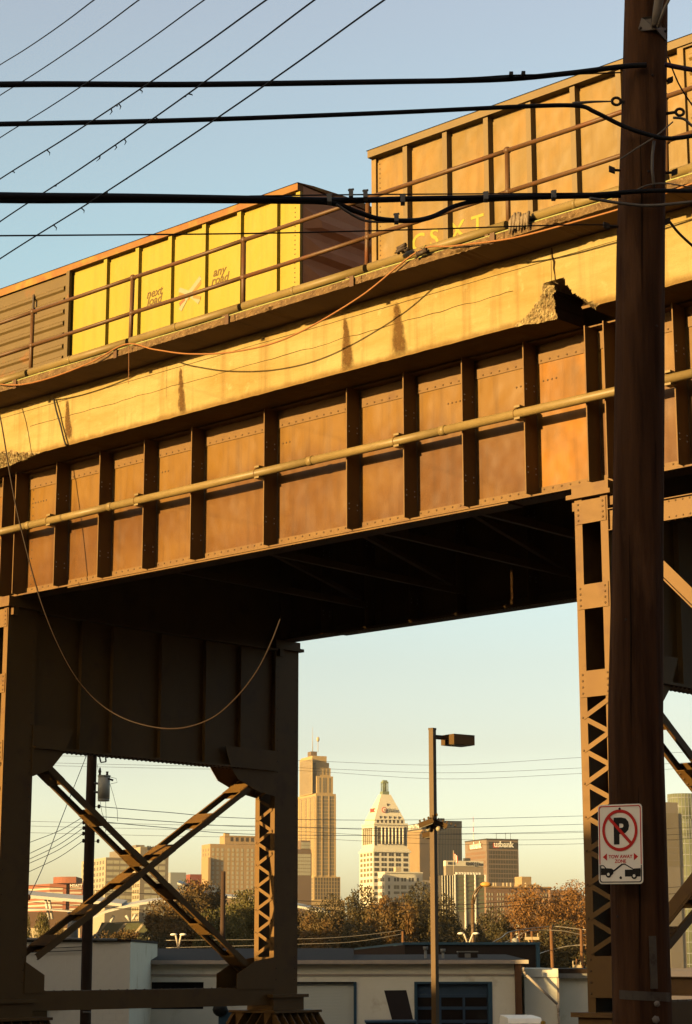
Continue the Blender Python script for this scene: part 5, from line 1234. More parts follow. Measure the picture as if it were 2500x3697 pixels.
t.grid(S1, 'R', [.06, .125, .255, .335, .455, .53, .65, .725, .86, .925], zs, 2.0, 2.6, M['win'])
t.grid(S1, 'L', [.10, .18, .34, .42, .58, .66, .82, .9], zs, 2.4, 2.5, M['win_mid'])
t.grid(S4, 'R', fr(7, .04, .97), [t.z(Y3(1047), S4)], 1.6, 3.0, M['slot'])
# pyramid dormers and sign
def onpyr(u, f, z_):                                                # point on the right-hand slope
    a = Vector((lo[0][0]+(lo[1][0]-lo[0][0])*u, lo[0][1], S4['zt'])); b = Vector((hi[0][0]+(hi[1][0]-hi[0][0])*u, hi[0][1], zt)); return a+(b-a)*f
for u in (.18, .33, .5, .67, .83): p = onpyr(u, .09, 0); MB().box(p.x-.45, p.x+.45, p.y-.5, p.y+.3, p.z-.9, p.z+1.2).build('dormer', M['slot'], t.root)
p = onpyr(.5, .58, 0); MB().box(p.x-.5, p.x+.5, p.y-.5, p.y+.4, p.z-.8, p.z+1.3).build('dormer', M['slot'], t.root)
p = onpyr(.30, .385, 0); y_ = p.y-1.0
mb = MB().tube([(p.x, y_, p.z), (p.x, y_-.6, p.z)], 2.3, 18, False); mb.build('emblem', M['logo_red2'], t.root)
MB().tube([(p.x, y_-.61, p.z), (p.x, y_-.9, p.z)], 1.6, 18, False).build('emblem_disc', M['letter_white'], t.root)
MB().prism([(p.x-.7, y_-.91, p.z-1.0), (p.x+1.2, y_-.91, p.z), (p.x-.7, y_-.91, p.z+1.0)], (0, -.3, 0)).build('emblem_mark', M['logo_orange2'], t.root)
mb = MB(); text_into(mb, 'PNC', 3.6, (p.x+3.2, y_-.5, p.z-1.3), (1, 0, 0), (0, 0, 1), .5, .12); mb.build('lettering', M['metalgrey'], t.root, fix=False)
mb = MB(); pL = Vector((lo[0][0]+(hi[0][0]-lo[0][0])*.385, (lo[0][1]+lo[3][1])/2, p.z)); text_into(mb, 'PNC', 4.6, (pL.x-.8, pL.y+5, p.z-1.6), (0, -1, 0), (0, 0, 1), .5, .1); mb.build('lettering', M['logo_red2'], t.root, fix=False)
# ---- annex in front of it
t = Tower('white_block', 'lower white block with cornice in front of the pyramid-roofed tower', 1560, X3(972))
A1 = t.tier(X3(900), X3(972), X3(1360), Y3(1572), None, M['terracotta_white']); t.tier(X3(898), X3(971), X3(1366), Y3(1688), Y3(1696), M['terracotta_white'], 'string_course', -.7); t.tier(X3(897), X3(971), X3(1364), Y3(1562), Y3(1576), M['terracotta_white'], 'cornice', -.9)
t.grid(A1, 'R', [.11, .27, .345, .46, .535, .655, .735, .875], [t.z(Y3(1643), A1)], 1.7, 2.9, M['win'])
for py in (1722, 1850):
    t.grid(A1, 'R', [.11, .875], [t.z(Y3(py), A1)], 1.7, 2.6, M['win']); t.grid(A1, 'R', [.27, .345, .46, .535, .655, .735], [t.z(Y3(py), A1)], 2.2, 2.8, M['win_mid'])
t.grid(A1, 'R', [.308, .497, .695], [t.z(Y3(1780), A1)], 4.8, 2.0, M['win_mid']); t.grid(A1, 'R', [.11, .875], [t.z(Y3(1782), A1)], 1.7, 2.6, M['win'])
t.grid(A1, 'L', [.15, .28, .5, .63, .85], [t.z(Y3(q), A1) for q in (1643, 1722, 1790, 1850)], 2.0, 2.6, M['win_mid'])
rb = t.tier(X3(1062), X3(1085), X3(1140), Y3(1515), Y3(1562), M['concrete_far'], 'penthouse', 10)
# ---- ribbed tower with dark sign band
r4 = .4453; X4 = lambda X: 1450+r4*X; Y4 = lambda Y: 2600+r4*Y
t = Tower('ribbed_tower', 'broad ribbed bank tower with dark lettered band at its top, behind the lamp post', 1800, X4(298))
R1 = t.tier(X4(48), X4(298), X4(488), Y4(815), None, M['ribbed_stone'])
Rb = t.tier(X4(46), X4(298), X4(490), Y4(813), Y4(868), M['dark_band'], 'sign_band', -.5)
for q in range(34):
    y = R1['ly']+R1['wl']*(q+.5)/34; MB().box(R1['lx']-.45, R1['lx']-.001, y-.65, y+.65, R1['zb'], t.z(Y4(880), R1)).build('rib', M['ribbed_stone'], t.root)
for q in range(15):
    x = R1['lx']+R1['wr']*(q+.5)/15; MB().box(x-.45, x+.45, R1['ly']-.12, R1['ly']+.05, R1['zb'], t.z(Y4(880), R1)).build('window_strip', M['slot'], t.root)
t.text(Rb, 'L', 'FIFTH THIRD', .05, Y4(858), 5.6, M['letter_white'], .14)
t.tier(X4(280), X4(315), X4(350), Y4(795), Y4(815), M['dark_band'], 'penthouse', 12)
# ---- brown tower with banded windows
t = Tower('banded_tower', 'brown-grey tower with window bands and white lettering on a dark panel', 1350, X4(690))
U1 = t.tier(X4(515), X4(690), X4(947), Y4(962), None, M['brown_panel']); t.tier(X4(512), X4(690), X4(949), Y4(959), Y4(968), M['dark_band'], 'parapet_cap', -.4)
zz = [t.z(Y4(q), U1) for q in (1073, 1108, 1148, 1187, 1225, 1262, 1300)]
for z in zz: MB().box(U1['lx']+U1['wr']*.06, U1['lx']+U1['wr']*.955, U1['ly']-.1, U1['ly']+.05, z-1.2, z+1.2).build('window_band', M['win'], t.root)
for z in zz:
    for u in fr(11, .06, .955): MB().box(U1['lx']+U1['wr']*u-.1, U1['lx']+U1['wr']*u+.1, U1['ly']-.16, U1['ly']-.101, z-1.2, z+1.2).build('mullion', M['brown_panel'], t.root)
    MB().box(U1['lx']-.1, U1['lx']+.05, U1['ly']+U1['wl']*.06, U1['ly']+U1['wl']*.96, z-1.0, z+1.0).build('window_band', M['brown_brick'], t.root)
MB().box(U1['lx']+U1['wr']*.06, U1['lx']+U1['wr']*.955, U1['ly']-.3, U1['ly']-.001, t.z(Y4(1043), U1), t.z(Y4(987), U1)).build('sign_panel', M['dark_band'], t.root)
MB().box(U1['lx']-.3, U1['lx']-.001, U1['ly']+U1['wl']*.2, U1['ly']+U1['wl']*.85, t.z(Y4(1043), U1), t.z(Y4(990), U1)).build('sign_panel', M['brown_brick'], t.root)
t.text(U1, 'R', 'us', .22, Y4(1028), 5.4, M['letter_white'], .14, out=.55); t.text(U1, 'R', 'bank', .40, Y4(1028), 5.4, M['letter_white'], .14, out=.55); t.text(U1, 'L', 'usbank', .26, Y4(1033), 6.4, M['letter_white'], .12, out=.55)
MB().prism([(U1['lx']+U1['wr']*.20, U1['ly']-.33, t.z(Y4(1036), U1)), (U1['lx']+U1['wr']*.38, U1['ly']-.33, t.z(Y4(1036), U1)), (U1['lx']+U1['wr']*.38, U1['ly']-.33, t.z(Y4(996), U1)), (U1['lx']+U1['wr']*.20, U1['ly']-.33, t.z(Y4(996), U1))], (0, -.1, 0)).build('emblem', M['logo_red2'], t.root)
am = at(X4(585), Y4(960), 1380); zt = at(X4(585), Y4(785), 1380).z
mast = thing('antenna_mast', 'thin red and white mast rising beside the banded tower', 'mast', (am.x, 1380, am.z-6))
for q in range(6): MB().tube([(0, 0, q*(zt-am.z+6)/6), (0, 0, (q+1)*(zt-am.z+6)/6)], .30-.03*q, 6).build('mast_section', M['logo_red2'] if q in (3, 5) else M['letter_white'], mast)
for X_ in (770, 845, 885): 
    p = at(X4(X_), Y4(962), 1370); 
    w_ = MB().tube([(p.x-t.o.x, p.y-t.o.y, p.z+5-3), (p.x-t.o.x, p.y-t.o.y, p.z+5+4)], .15, 5)
    o = w_.build('roof_antenna', M['dark_band'], t.root); o.rotation_euler = (0, 0, -PHI)
# ---- pale low block with white band
t = Tower('law_block', 'low pale block with a white lettered parapet band', 1250, X4(480))
K1 = t.tier(X4(342), X4(360), X4(664), Y4(1140), None, M['grey_panel']); K2 = t.tier(X4(340), X4(359), X4(666), Y4(1138), Y4(1182), M['terracotta_white'], 'parapet_band', -.4)
t.text(K2, 'R', 'KMK | Law', .52, Y4(1174), 2.7, M['letter_dark'], .07)
for u_, w_ in ((.06, .55), (.105, .55), (.15, .12), (.19, .5)): MB().box(K2['lx']+K2['wr']*u_, K2['lx']+K2['wr']*u_+w_*1.6, K2['ly']-.3, K2['ly']-.001, t.z(Y4(1172), K2), t.z(Y4(1150), K2)).build('sign_mark', M['letter_dark'], t.root)
t.tier(X4(500), X4(515), X4(560), Y4(1118), Y4(1139), M['dark_band'], 'roof_plant', 8)
# ---- glass block
t = Tower('glass_block', 'dark glass block with white vertical fins and a flag on its roof', 1100, X4(426))
G0 = t.tier(X4(425), X4(426), X4(682), Y4(1250), None, M['win_mid'], 'wing'); G1 = t.tier(X4(300), X4(318), X4(425), Y4(1258), None, M['win'], 'wall', -3)
for u in (0.02, .34, .66, .985): MB().box(G0['lx']+G0['wr']*u-.35, G0['lx']+G0['wr']*u+.35, G0['ly']-.6, G0['ly']-.001, -2, G0['zt']).build('fin', M['letter_white'], t.root)
for z in zr_(t.z(Y4(1560), G0), t.z(Y4(1250), G0), 9): MB().box(G0['lx'], G0['lx']+G0['wr'], G0['ly']-.25, G0['ly']-.002, z-.7, z+.4).build('spandrel', M['glass_green'], t.root)
for u in fr(5, 0, 1): MB().box(G1['lx']+G1['wr']*u-.15, G1['lx']+G1['wr']*u+.15, G1['ly']-.4, G1['ly']-.001, -2, G1['zt']).build('fin', M['terracotta_white'], t.root)
for q in range(9): MB().box(G0['lx']+G0['wr']*(.1+q*.09), G0['lx']+G0['wr']*(.1+q*.09)+1.0, G0['ly']+1, G0['ly']+2, G0['zt'], G0['zt']+1.2).build('roof_vent', M['letter_white'], t.root)
fp = at(X4(424), Y4(1250), 1105); zt = at(X4(424), Y4(1052), 1105).z
fl = thing('flagpole', 'flagpole with a small hanging striped flag on the glass block', 'flagpole', (fp.x, 1105, fp.z-.2))
MB().tube([(0, 0, 0), (0, 0, zt-fp.z)], .22, 6).build('pole', M['concrete_far'], fl)
h = zt-fp.z
for q in range(5): MB().box(.2+q*.42, .2+(q+1)*.42, -.2, .2, h*.62-q*.5, h*.88-q*.4).build('flag_stripe', M['logo_red2'] if q % 2 == 0 else M['letter_white'], fl)
# ---- brown masonry warehouse
t = Tower('masonry_block', 'long dark brown masonry block with rows of small paired windows', 1000, X4(684))
W1 = t.tier(X4(672), X4(684), X4(1210), Y4(1352), None, M['brown_brick']); W2 = t.tier(X4(1190), X4(1205), X4(1432), Y4(1376), None, M['brown_brick'], 'wing', 6); t.tier(X4(680), X4(682), X4(1213), Y4(1344), Y4(1356), M['masonry_brown'], 'cornice', -.8)
zs = [t.z(Y4(q), W1) for q in (1413, 1450, 1493, 1534, 1576, 1616, 1655)]
us = [k/24+.012 for k in range(24)]; us = [u for i, u in enumerate(us) if i % 4 != 3]
t.grid(W1, 'R', us, zs, .55, 1.3, M['win_pale']); t.grid(W2, 'R', fr(9, .05, .95), zs[1:], .6, 1.3, M['win_mid'])
ph = t.tier(X4(918), X4(976), X4(1053), Y4(1268), Y4(1352), M['masonry_brown'], 'penthouse', 10); t.tier(X4(915), X4(960), X4(1118), Y4(1330), Y4(1352), M['masonry_brown'], 'penthouse', 8)
for X_, w_ in ((740, 1.0), (758, .7), (820, 1.2), (850, .6), (880, .8), (1000, 1.0), (1080, .7)):
    t.tier(X4(X_), X4(X_+6), X4(X_+14), Y4(1318), Y4(1352), M['concrete_far'], 'roof_plant', 4)
# lit white building among the trees
t = Tower('lit_house', 'small cream building catching the sun among the trees', 260, X4(935)+0)
H1 = t.tier(X4(923), X4(960), X4(1009), Y4(1617), None, M['terracotta_white']); t.grid(H1, 'R', [.3, .7], [t.z(Y4(1645), H1)], .5, .6, M['win_mid']); t.grid(H1, 'L', [.3, .7], [t.z(Y4(1645), H1)], .5, .6, M['win_mid'])
# grey slab right of the white annex
t = Tower('grey_slab', 'plain grey slab building between the white block and the lamp post', 1620, X4(235)); t.tier(X4(160), X4(172), X4(255), Y4(1298), None, M['grey_panel']); GS = t.tier(X4(230), X4(238), X4(262), Y4(1270), None, M['masonry_brown'], 'shaft', -20)
# ---- left group
XL = lambda X: 50+.5725*X; YL = lambda Y: 2700+.5725*Y
t = Tower('masonry_tower', 'broad tan masonry tower with a taller stepped half, beside the lattice leg', 1500, XL(1240))
N1 = t.tier(XL(1186), XL(1240), XL(1560), YL(605), None, M['masonry_brown']); N0 = t.tier(XL(1300), XL(1332), XL(1565), YL(552), YL(606), M['masonry_brown'], 'upper_block', 4); t.tier(XL(1322), XL(1333), XL(1362), YL(538), YL(553), M['masonry_brown'], 'penthouse', 5); NW = t.tier(XL(1184), XL(1228), XL(1243), YL(690), None, M['masonry_brown'], 'wing', -4)
zs = [t.z(YL(q), N1) for q in range(640, 905, 29)]
t.grid(N1, 'R', [.06, .15, .24, .36, .45, .54, .63, .74, .83, .92], zs, 1.7, 2.1, M['win_pale']); t.grid(N0, 'R', fr(6, .12, .95), [t.z(YL(575), N0)], 2.2, 2.9, M['slot'])
t.grid(N1, 'L', [.2, .5, .8], zs, 2.0, 2.1, M['win_mid'])
t = Tower('red_block', 'plain dark red block in front of the tan masonry tower', 1300, XL(1113)); t.tier(XL(1087), XL(1113), XL(1186), YL(797), None, M['red_brick']); RB = t.tier(XL(1098), XL(1112), XL(1205), YL(868), None, M['masonry_brown'], 'annex', -14)
wt = at(XL(1250), YL(905), 1150); ztk = at(XL(1250), YL(865), 1150).z
wtk = thing('white_tank', 'small white tank building at the foot of the masonry tower', 'tank', (wt.x, 1150, -5))
MB().tube([(0, 0, -1), (0, 0, ztk+5-3)], 4.2, 16).tube([(0, 0, ztk+2), (0, 0, ztk+5)], [4.2, 2.8], 16).build('shell', M['terracotta_white'], wtk); MB().box(-1, 1, -4.35, -4.1, ztk-2, ztk+1).build('hatch', M['stadium_grey'], wtk)
t = Tower('office_slab', 'beige office building with large square pale windows, crossed by the braces', 1100, XL(582))
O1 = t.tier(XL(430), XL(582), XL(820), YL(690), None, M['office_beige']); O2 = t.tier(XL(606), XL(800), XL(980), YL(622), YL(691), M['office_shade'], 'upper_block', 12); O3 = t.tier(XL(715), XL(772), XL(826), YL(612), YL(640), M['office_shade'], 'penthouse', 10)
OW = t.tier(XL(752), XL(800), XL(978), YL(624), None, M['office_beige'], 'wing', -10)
SK = MB().box(O1['lx']+.01, O1['lx']+O1['wr']-.01, O1['ly']-.06, O1['ly']-.001, -2, O1['zt']-.3).build('shade_skin', M['office_shade'], t.root); MB().box(OW['lx']+.01, OW['lx']+OW['wr']-.01, OW['ly']-.06, OW['ly']-.001, -2, OW['zt']-.3).build('shade_skin', M['office_shade'], t.root)  # darker skins paint shade onto the right-hand faces
zs = [t.z(YL(q), O1) for q in range(717, 1000, 37)]
t.grid(O1, 'R', [.11, .28, .46, .63, .80], zs, 3.4, 1.8, M['win_pale'], th=.2); zs2 = [t.z(YL(q), OW) for q in range(680, 1110, 37)]; t.grid(OW, 'R', [.28, .52, .78], zs2, 3.6, 1.9, M['win_pale'], th=.2); t.grid(OW, 'L', [.2, .5, .8], zs2, 3.0, 1.8, M['win_mid'])
t.grid(O1, 'L', fr(8, .04, .96), zs, 3.0, 1.8, M['win_mid']); t.text(OW, 'R', 'ENQUIRER', .22, YL(640), 3.0, M['letter_dark'], .05)
t = Tower('grey_drum', 'pale grey windowless block between office and red block', 1250, XL(985)); t.tier(XL(975), XL(990), XL(1088), YL(785), None, M['stadium_grey'])
# red hotel with rounded corner
hY = 1000; hp = at(XL(300), 3460, hY)
hot = thing('hotel', 'red-brown rounded hotel with pale window bands and a taller drum', 'hotel', (hp.x, hY, -5))
def hx(px): return at(px, 3300, hY).x-hp.x
def hz(py): return at(1250, py, hY).z+5
def roundblock(x0, x1, rad, depth, zb_, zt_, m, name, par=hot):
    pts = []
    for k in range(9):
        a = math.radians(180+90*k/8); pts.append((x0+rad+rad*math.cos(a), rad+rad*math.sin(a)))
    pts += [(x1, 0.0), (x1, depth), (x0, depth)]
    return MB().prism([(x, y, zb_) for x, y in pts], (0, 0, zt_-zb_)).build(name, m, par), pts
MB().prism([(hx(XL(20)), 26, -2), (hx(XL(215)), 4, -2), (hx(XL(320)), 4, -2), (hx(XL(320)), 40, -2), (hx(XL(20)), 50, -2)], (0, 0, hz(YL(852))+2)).build('wall', M['hotel_red'], hot)
roundblock(hx(XL(228)), hx(XL(388)), 9, 24, hz(YL(850)), hz(YL(810)), M['hotel_red'], 'drum')
MB().box(hx(XL(345)), hx(XL(428)), 2, 30, -2, hz(YL(848))).build('wing', M['hotel_red'], hot); MB().box(hx(XL(300)), hx(XL(345)), 8, 30, -2, hz(YL(835))).build('wing', M['hotel_red'], hot)
for q in (884, 910, 935, 962, 988, 1014):
    z = hz(YL(q)); a0, a1 = Vector((hx(XL(20)), 26)), Vector((hx(XL(215)), 4)); d = (a1-a0).normalized(); n = Vector((d.y, -d.x))
    MB().prism([(*(a0+n*.15), z-.5), (*(a1+n*.15), z-.5), (hx(XL(300)), 3.85, z-.5), (hx(XL(300)), 4.1, z-.5), (*(a1-n*.1), z-.5), (*(a0-n*.1), z-.5)], (0, 0, .95)).build('window_band', M['pale_panel'], hot)
    MB().box(hx(XL(348)), hx(XL(422)), 1.85, 2.05, z-.5, z+.45).build('window_band', M['pale_panel'], hot)
mb = MB(); text_into(mb, 'HYATT', 1.9, (hx(XL(348)), 1.7, hz(YL(873))), (1, 0, 0), (0, 0, 1), .2, .05); mb.build('lettering', M['letter_white'], hot, fix=False)
# ---- stadium
sY = 620; sp = at(330, 3460, sY); st = thing('stadium', 'open stadium with white curved canopies and stepped seating banks', 'stadium', (sp.x, sY, -5))
def sl_(px, py, dy=0): p = at(px, py, sY+dy); return (p.x-sp.x, dy, p.z+5)
def canopy(pts, thick, depth, name='canopy'):
    for (a, b) in zip(pts, pts[1:]):
        A0, B0 = Vector(sl_(*a)), Vector(sl_(*b))
        MB().prism([A0, B0, B0+Vector((0, 0, -thick)), A0+Vector((0, 0, -thick))], (0, depth, depth*.10)).build(name, M['stadium_white'], st)
canopy([(40, 3222), (100, 3231), (200, 3240), (300, 3248), (400, 3258), (440, 3263)], .9, 16); canopy([(300, 3330), (370, 3292), (440, 3272), (520, 3257), (590, 3249), (640, 3244)], .7, 14); canopy([(640, 3185), (760, 3232), (870, 3240), (1000, 3250)], .6, 10)
canopy([(1040, 3262), (1090, 3272), (1140, 3282), (1197, 3298)], .7, 10); canopy([(60, 3280), (180, 3283), (300, 3292)], .35, 3, 'canopy_edge'); canopy([(1110, 3276), (1160, 3282), (1197, 3297)], .35, 3, 'canopy_edge')
for (a, b) in (((165, 3246), (178, 3320)), ((178, 3247), (190, 3318)), ((296, 3253), (300, 3310)), ((305, 3253), (304, 3310)), ((400, 3330), (412, 3306)), ((455, 3305), (470, 3325)), ((480, 3320), (492, 3300))):
    MB().tube([sl_(*a, 3), sl_(*b, 3)], .45, 6).build('strut', M['stadium_white'], st)
def bank(x0, x1, yb, yt, n, m, dy):
    (xa, _, zb_), (xb, _, zt_) = sl_(x0, yb, dy), sl_(x1, yt, dy)
    for k in range(n): MB().box(xa, xb, dy+k*1.0, dy+k*1.0+1.02, zb_-2.5 if k == 0 else zb_+(zt_-zb_)*(k-.5)/n, zb_+(zt_-zb_)*(k+1)/n).build('seat_row', m, st)
    return xa, xb, zb_, zt_
bank(60, 300, 3342, 3287, 18, M['seat_brown'], 14); g_ = bank(330, 545, 3420, 3325, 26, M['seat_green'], 12)
for px in (330, 402, 470, 540):
    mb = MB()
    for k in range(26): (xx, _, zz) = sl_(px+k*1.6-20, 3420, 12); mb.box(xx-.45, xx+.45, 11.9+k*1.0, 12.9+k*1.0, g_[2]+(g_[3]-g_[2])*(k+.4)/26, g_[2]+(g_[3]-g_[2])*(k+1.3)/26)
    mb.build('stair', M['concrete_far'], st)
MB().prism([sl_(60, 3350, 4), sl_(290, 3352, 4), sl_(290, 3400, 4), sl_(60, 3400, 4)], (0, 2, 0)).build('retaining_wall', M['concrete_far'], st)
MB().prism([sl_(415, 3330, 11), sl_(560, 3322, 11), sl_(560, 3327, 11), sl_(415, 3335, 11)], (0, 2, 0)).build('field_rail', M['stadium_grey'], st)
# ---- glass tower on the right
X6 = lambda X: 2050+.4722*X; Y6 = lambda Y: 2600+.4722*Y
gY = 1400; gp = at(X6(960), 3460, gY); gt = thing('glass_tower', 'pale green curved glass tower in stepped drums beyond the wooden pole', 'building', (gp.x, gY, -5))
def drum(x0, yt, yb, m, nm, dy=0):
    a = at(X6(x0), Y6(yt), gY); rad = gp.x - a.x; zt_ = a.z+5; zb_ = at(2450, Y6(yb), gY).z+5 if yb else -2
    d = MB().tube([(0, 20+dy, zb_), (0, 20+dy, zt_)], rad, 40).build(nm, m, gt); 
    n = max(3, int((zt_-zb_)/7)); mm = MB()
    for k in range(n): mm.tube([(0, 20+dy, zb_+(zt_-zb_)*(k+.5)/n), (0, 20+dy, zb_+(zt_-zb_)*(k+.5)/n+.5)], rad+.08, 40)
    mm.build('floor_band', M['stadium_grey'], d)
    for k in range(14):
        a2 = math.radians(180+k*13); MB().box(rad*math.cos(a2)-.15, rad*math.cos(a2)+.15, 20+dy+rad*math.sin(a2)-.25, 20+dy+rad*math.sin(a2)+.1, zb_, zt_-.1).build('mullion', M['stadium_grey'], d)
drum(797, 550, 760, M['glass_green'], 'upper_drum'); drum(830, 748, 920, M['glass_green'], 'middle_drum', -4); drum(779, 906, None, M['glass_green'], 'lower_drum', -8)
t = Tower('grey_tower', 'dark grey concrete tower beside the curved glass tower', 1300, X6(745)); Z1 = t.tier(X6(640), X6(745), X6(842), Y6(627), None, M['office_shade']); t.tier(X6(830), X6(836), X6(872), Y6(712), None, M['office_shade'], 'wing', 4)
t.grid(Z1, 'R', [.3, .7], [t.z(Y6(q), Z1) for q in (735, 775, 815, 855, 900, 950, 1000, 1050, 1100)], 5.5, 3.6, M['win_mid'], th=.3)

# ================================================================ TREES
def leaf_mat(name, c1, c2, c3):
    c1, c2, c3 = (tuple(q*.76 for q in c) for c in (c1, c2, c3))
    m = bpy.data.materials.new(name); m.use_nodes = True; nt = m.node_tree; N, L = nt.nodes, nt.links; b = N['Principled BSDF']
    b.inputs['Roughness'].default_value = .7; b.inputs['Specular IOR Level'].default_value = .2
    g_ = N.new('ShaderNodeNewGeometry'); r = N.new('ShaderNodeValToRGB'); r.color_ramp.elements[0].color = (*c1, 1); r.color_ramp.elements[1].color = (*c3, 1)
    e = r.color_ramp.elements.new(.5); e.color = (*c2, 1); tcx = N.new('ShaderNodeTexCoord'); nz = N.new('ShaderNodeTexNoise'); nz.inputs['Scale'].default_value = 2.6; nz.inputs['Detail'].default_value = 3; L.new(tcx.outputs['Object'], nz.inputs[0])
    oi = N.new('ShaderNodeObjectInfo'); m1 = N.new('ShaderNodeMath'); m1.operation = 'MULTIPLY_ADD'; m1.inputs[1].default_value = .22; m2 = N.new('ShaderNodeMapRange'); m2.inputs[1].default_value = .36; m2.inputs[2].default_value = .66; m2.inputs[4].default_value = .6
    L.new(nz.outputs[0], m2.inputs[0]); L.new(g_.outputs['Random Per Island'], m1.inputs[0]); L.new(m2.outputs[0], m1.inputs[2])
    m3 = N.new('ShaderNodeMath'); m3.operation = 'MULTIPLY_ADD'; m3.inputs[1].default_value = .18; L.new(oi.outputs['Random'], m3.inputs[0]); L.new(m1.outputs[0], m3.inputs[2])
    L.new(m3.outputs[0], r.inputs[0]); L.new(r.outputs[0], b.inputs['Base Color'])
    t_ = N.new('ShaderNodeBsdfTranslucent'); L.new(r.outputs[0], t_.inputs[0]); mx = N.new('ShaderNodeMixShader'); mx.inputs[0].default_value = .18
    out = N['Material Output']; L.new(b.outputs[0], mx.inputs[1]); L.new(t_.outputs[0], mx.inputs[2]); L.new(mx.outputs[0], out.inputs[0]); return m
LEAF = {'green': leaf_mat('leaf_green', (.034, .034, .007), (.062, .053, .010), (.093, .062, .012)), 'dark': leaf_mat('leaf_dark', (.020, .017, .004), (.036, .027, .006), (.080, .046, .008)),
        'rust': leaf_mat('leaf_rust', (.042, .030, .007), (.072, .042, .009), (.118, .055, .010)), 'orange': leaf_mat('leaf_orange', (.081, .040, .008), (.124, .056, .010), (.155, .074, .015))}
def crown_mesh(seed, leaf, n_lobe, n_leaf, size, sparse=1.0):
    rnd = random.Random(seed); m = MB(); lobes = []
    for k in range(n_lobe):
        a = rnd.uniform(0, 2*math.pi); rr = rnd.uniform(.15, .75); z = rnd.uniform(-.75, .85)
        lobes.append((rr*math.cos(a)*math.sqrt(1-min(.9, abs(z)**2)), rr*math.sin(a)*math.sqrt(1-min(.9, abs(z)**2)), z, rnd.uniform(.18, .36)))
    for k in range(n_leaf):
        cx, cy, cz, r = rnd.choice(lobes)
        d = Vector((rnd.gauss(0, 1), rnd.gauss(0, 1), rnd.gauss(0, 1))).normalized()*r*(rnd.uniform(.35, 1.1) if sparse < 1 else rnd.uniform(.65, 1.08))
        p = Vector((cx, cy, cz)) + d; n = Vector((rnd.gauss(0, 1), rnd.gauss(0, 1), rnd.gauss(0, 1)+.3)).normalized()
        a = n.orthogonal().normalized(); b = n.cross(a); ang = rnd.uniform(0, 6.28); a, b = a*math.cos(ang)+b*math.sin(ang), b*math.cos(ang)-a*math.sin(ang)
        s = size*rnd.uniform(.6, 1.3); m.add([p-a*s, p-b*s*.55, p+a*s, p+b*s*.55], [(0, 1, 2, 3)])
    me = m.mesh('crown', LEAF[leaf], fix=False); return me, lobes
def trunk_mesh(lobes, seed):
    rnd = random.Random(seed); m = MB(); m.tube([(0, 0, -1.9), (.02, 0, -1.2), (0, .02, -.5), (.03, 0, .3)], [.055, .045, .038, .015], 8)
    for l in lobes[:9]:
        z0 = rnd.uniform(-1.0, -.2); m.tube([(0, 0, z0), (l[0]*.5, l[1]*.5, (z0+l[2])/2+.05), (l[0], l[1], l[2])], [.024, .015, .005], 5)
    return m.mesh('trunk', M['wood2'])
PROTO = {}
for i, (k, nl, nf, sz, sp) in enumerate((('green', 24, 20000, .027, 1), ('green', 20, 19000, .028, 1), ('dark', 26, 23000, .027, 1), ('dark', 22, 21000, .028, 1), ('rust', 24, 20000, .026, 1), ('rust', 20, 19000, .027, 1), ('orange', 26, 16000, .024, .9), ('orange', 22, 15000, .023, .9))):
    me, lo_b = crown_mesh(100+i, k, nl, nf, sz, sp); PROTO.setdefault(k, []).append((me, trunk_mesh(lo_b, i)))
def tree(kind, px, ytop, wpx, Y, label, group, idx, zbase=None):
    ytop += 30; p = at(px, ytop, Y); zg = ground_z(Y) if zbase is None else zbase; rx = wpx/2/F*Y; h = p.z-zg; rzz = h*.5 if h < rx*2.6 else h*.42
    me, tm = PROTO[kind][idx % len(PROTO[kind])]
    r = thing('tree', label, 'tree', (p.x, Y, zg), random.uniform(0, 6.28), group); cz = h - rzz
    inst('crown', me, r, (0, 0, cz), 0, (rx*1.75, rx*1.75, rzz*1.15)); inst('trunk', tm, r, (0, 0, cz), 0, (rx, rx, cz/1.85 if cz/1.85 > rzz*.5 else rzz*.55)); return r
random.seed(21)
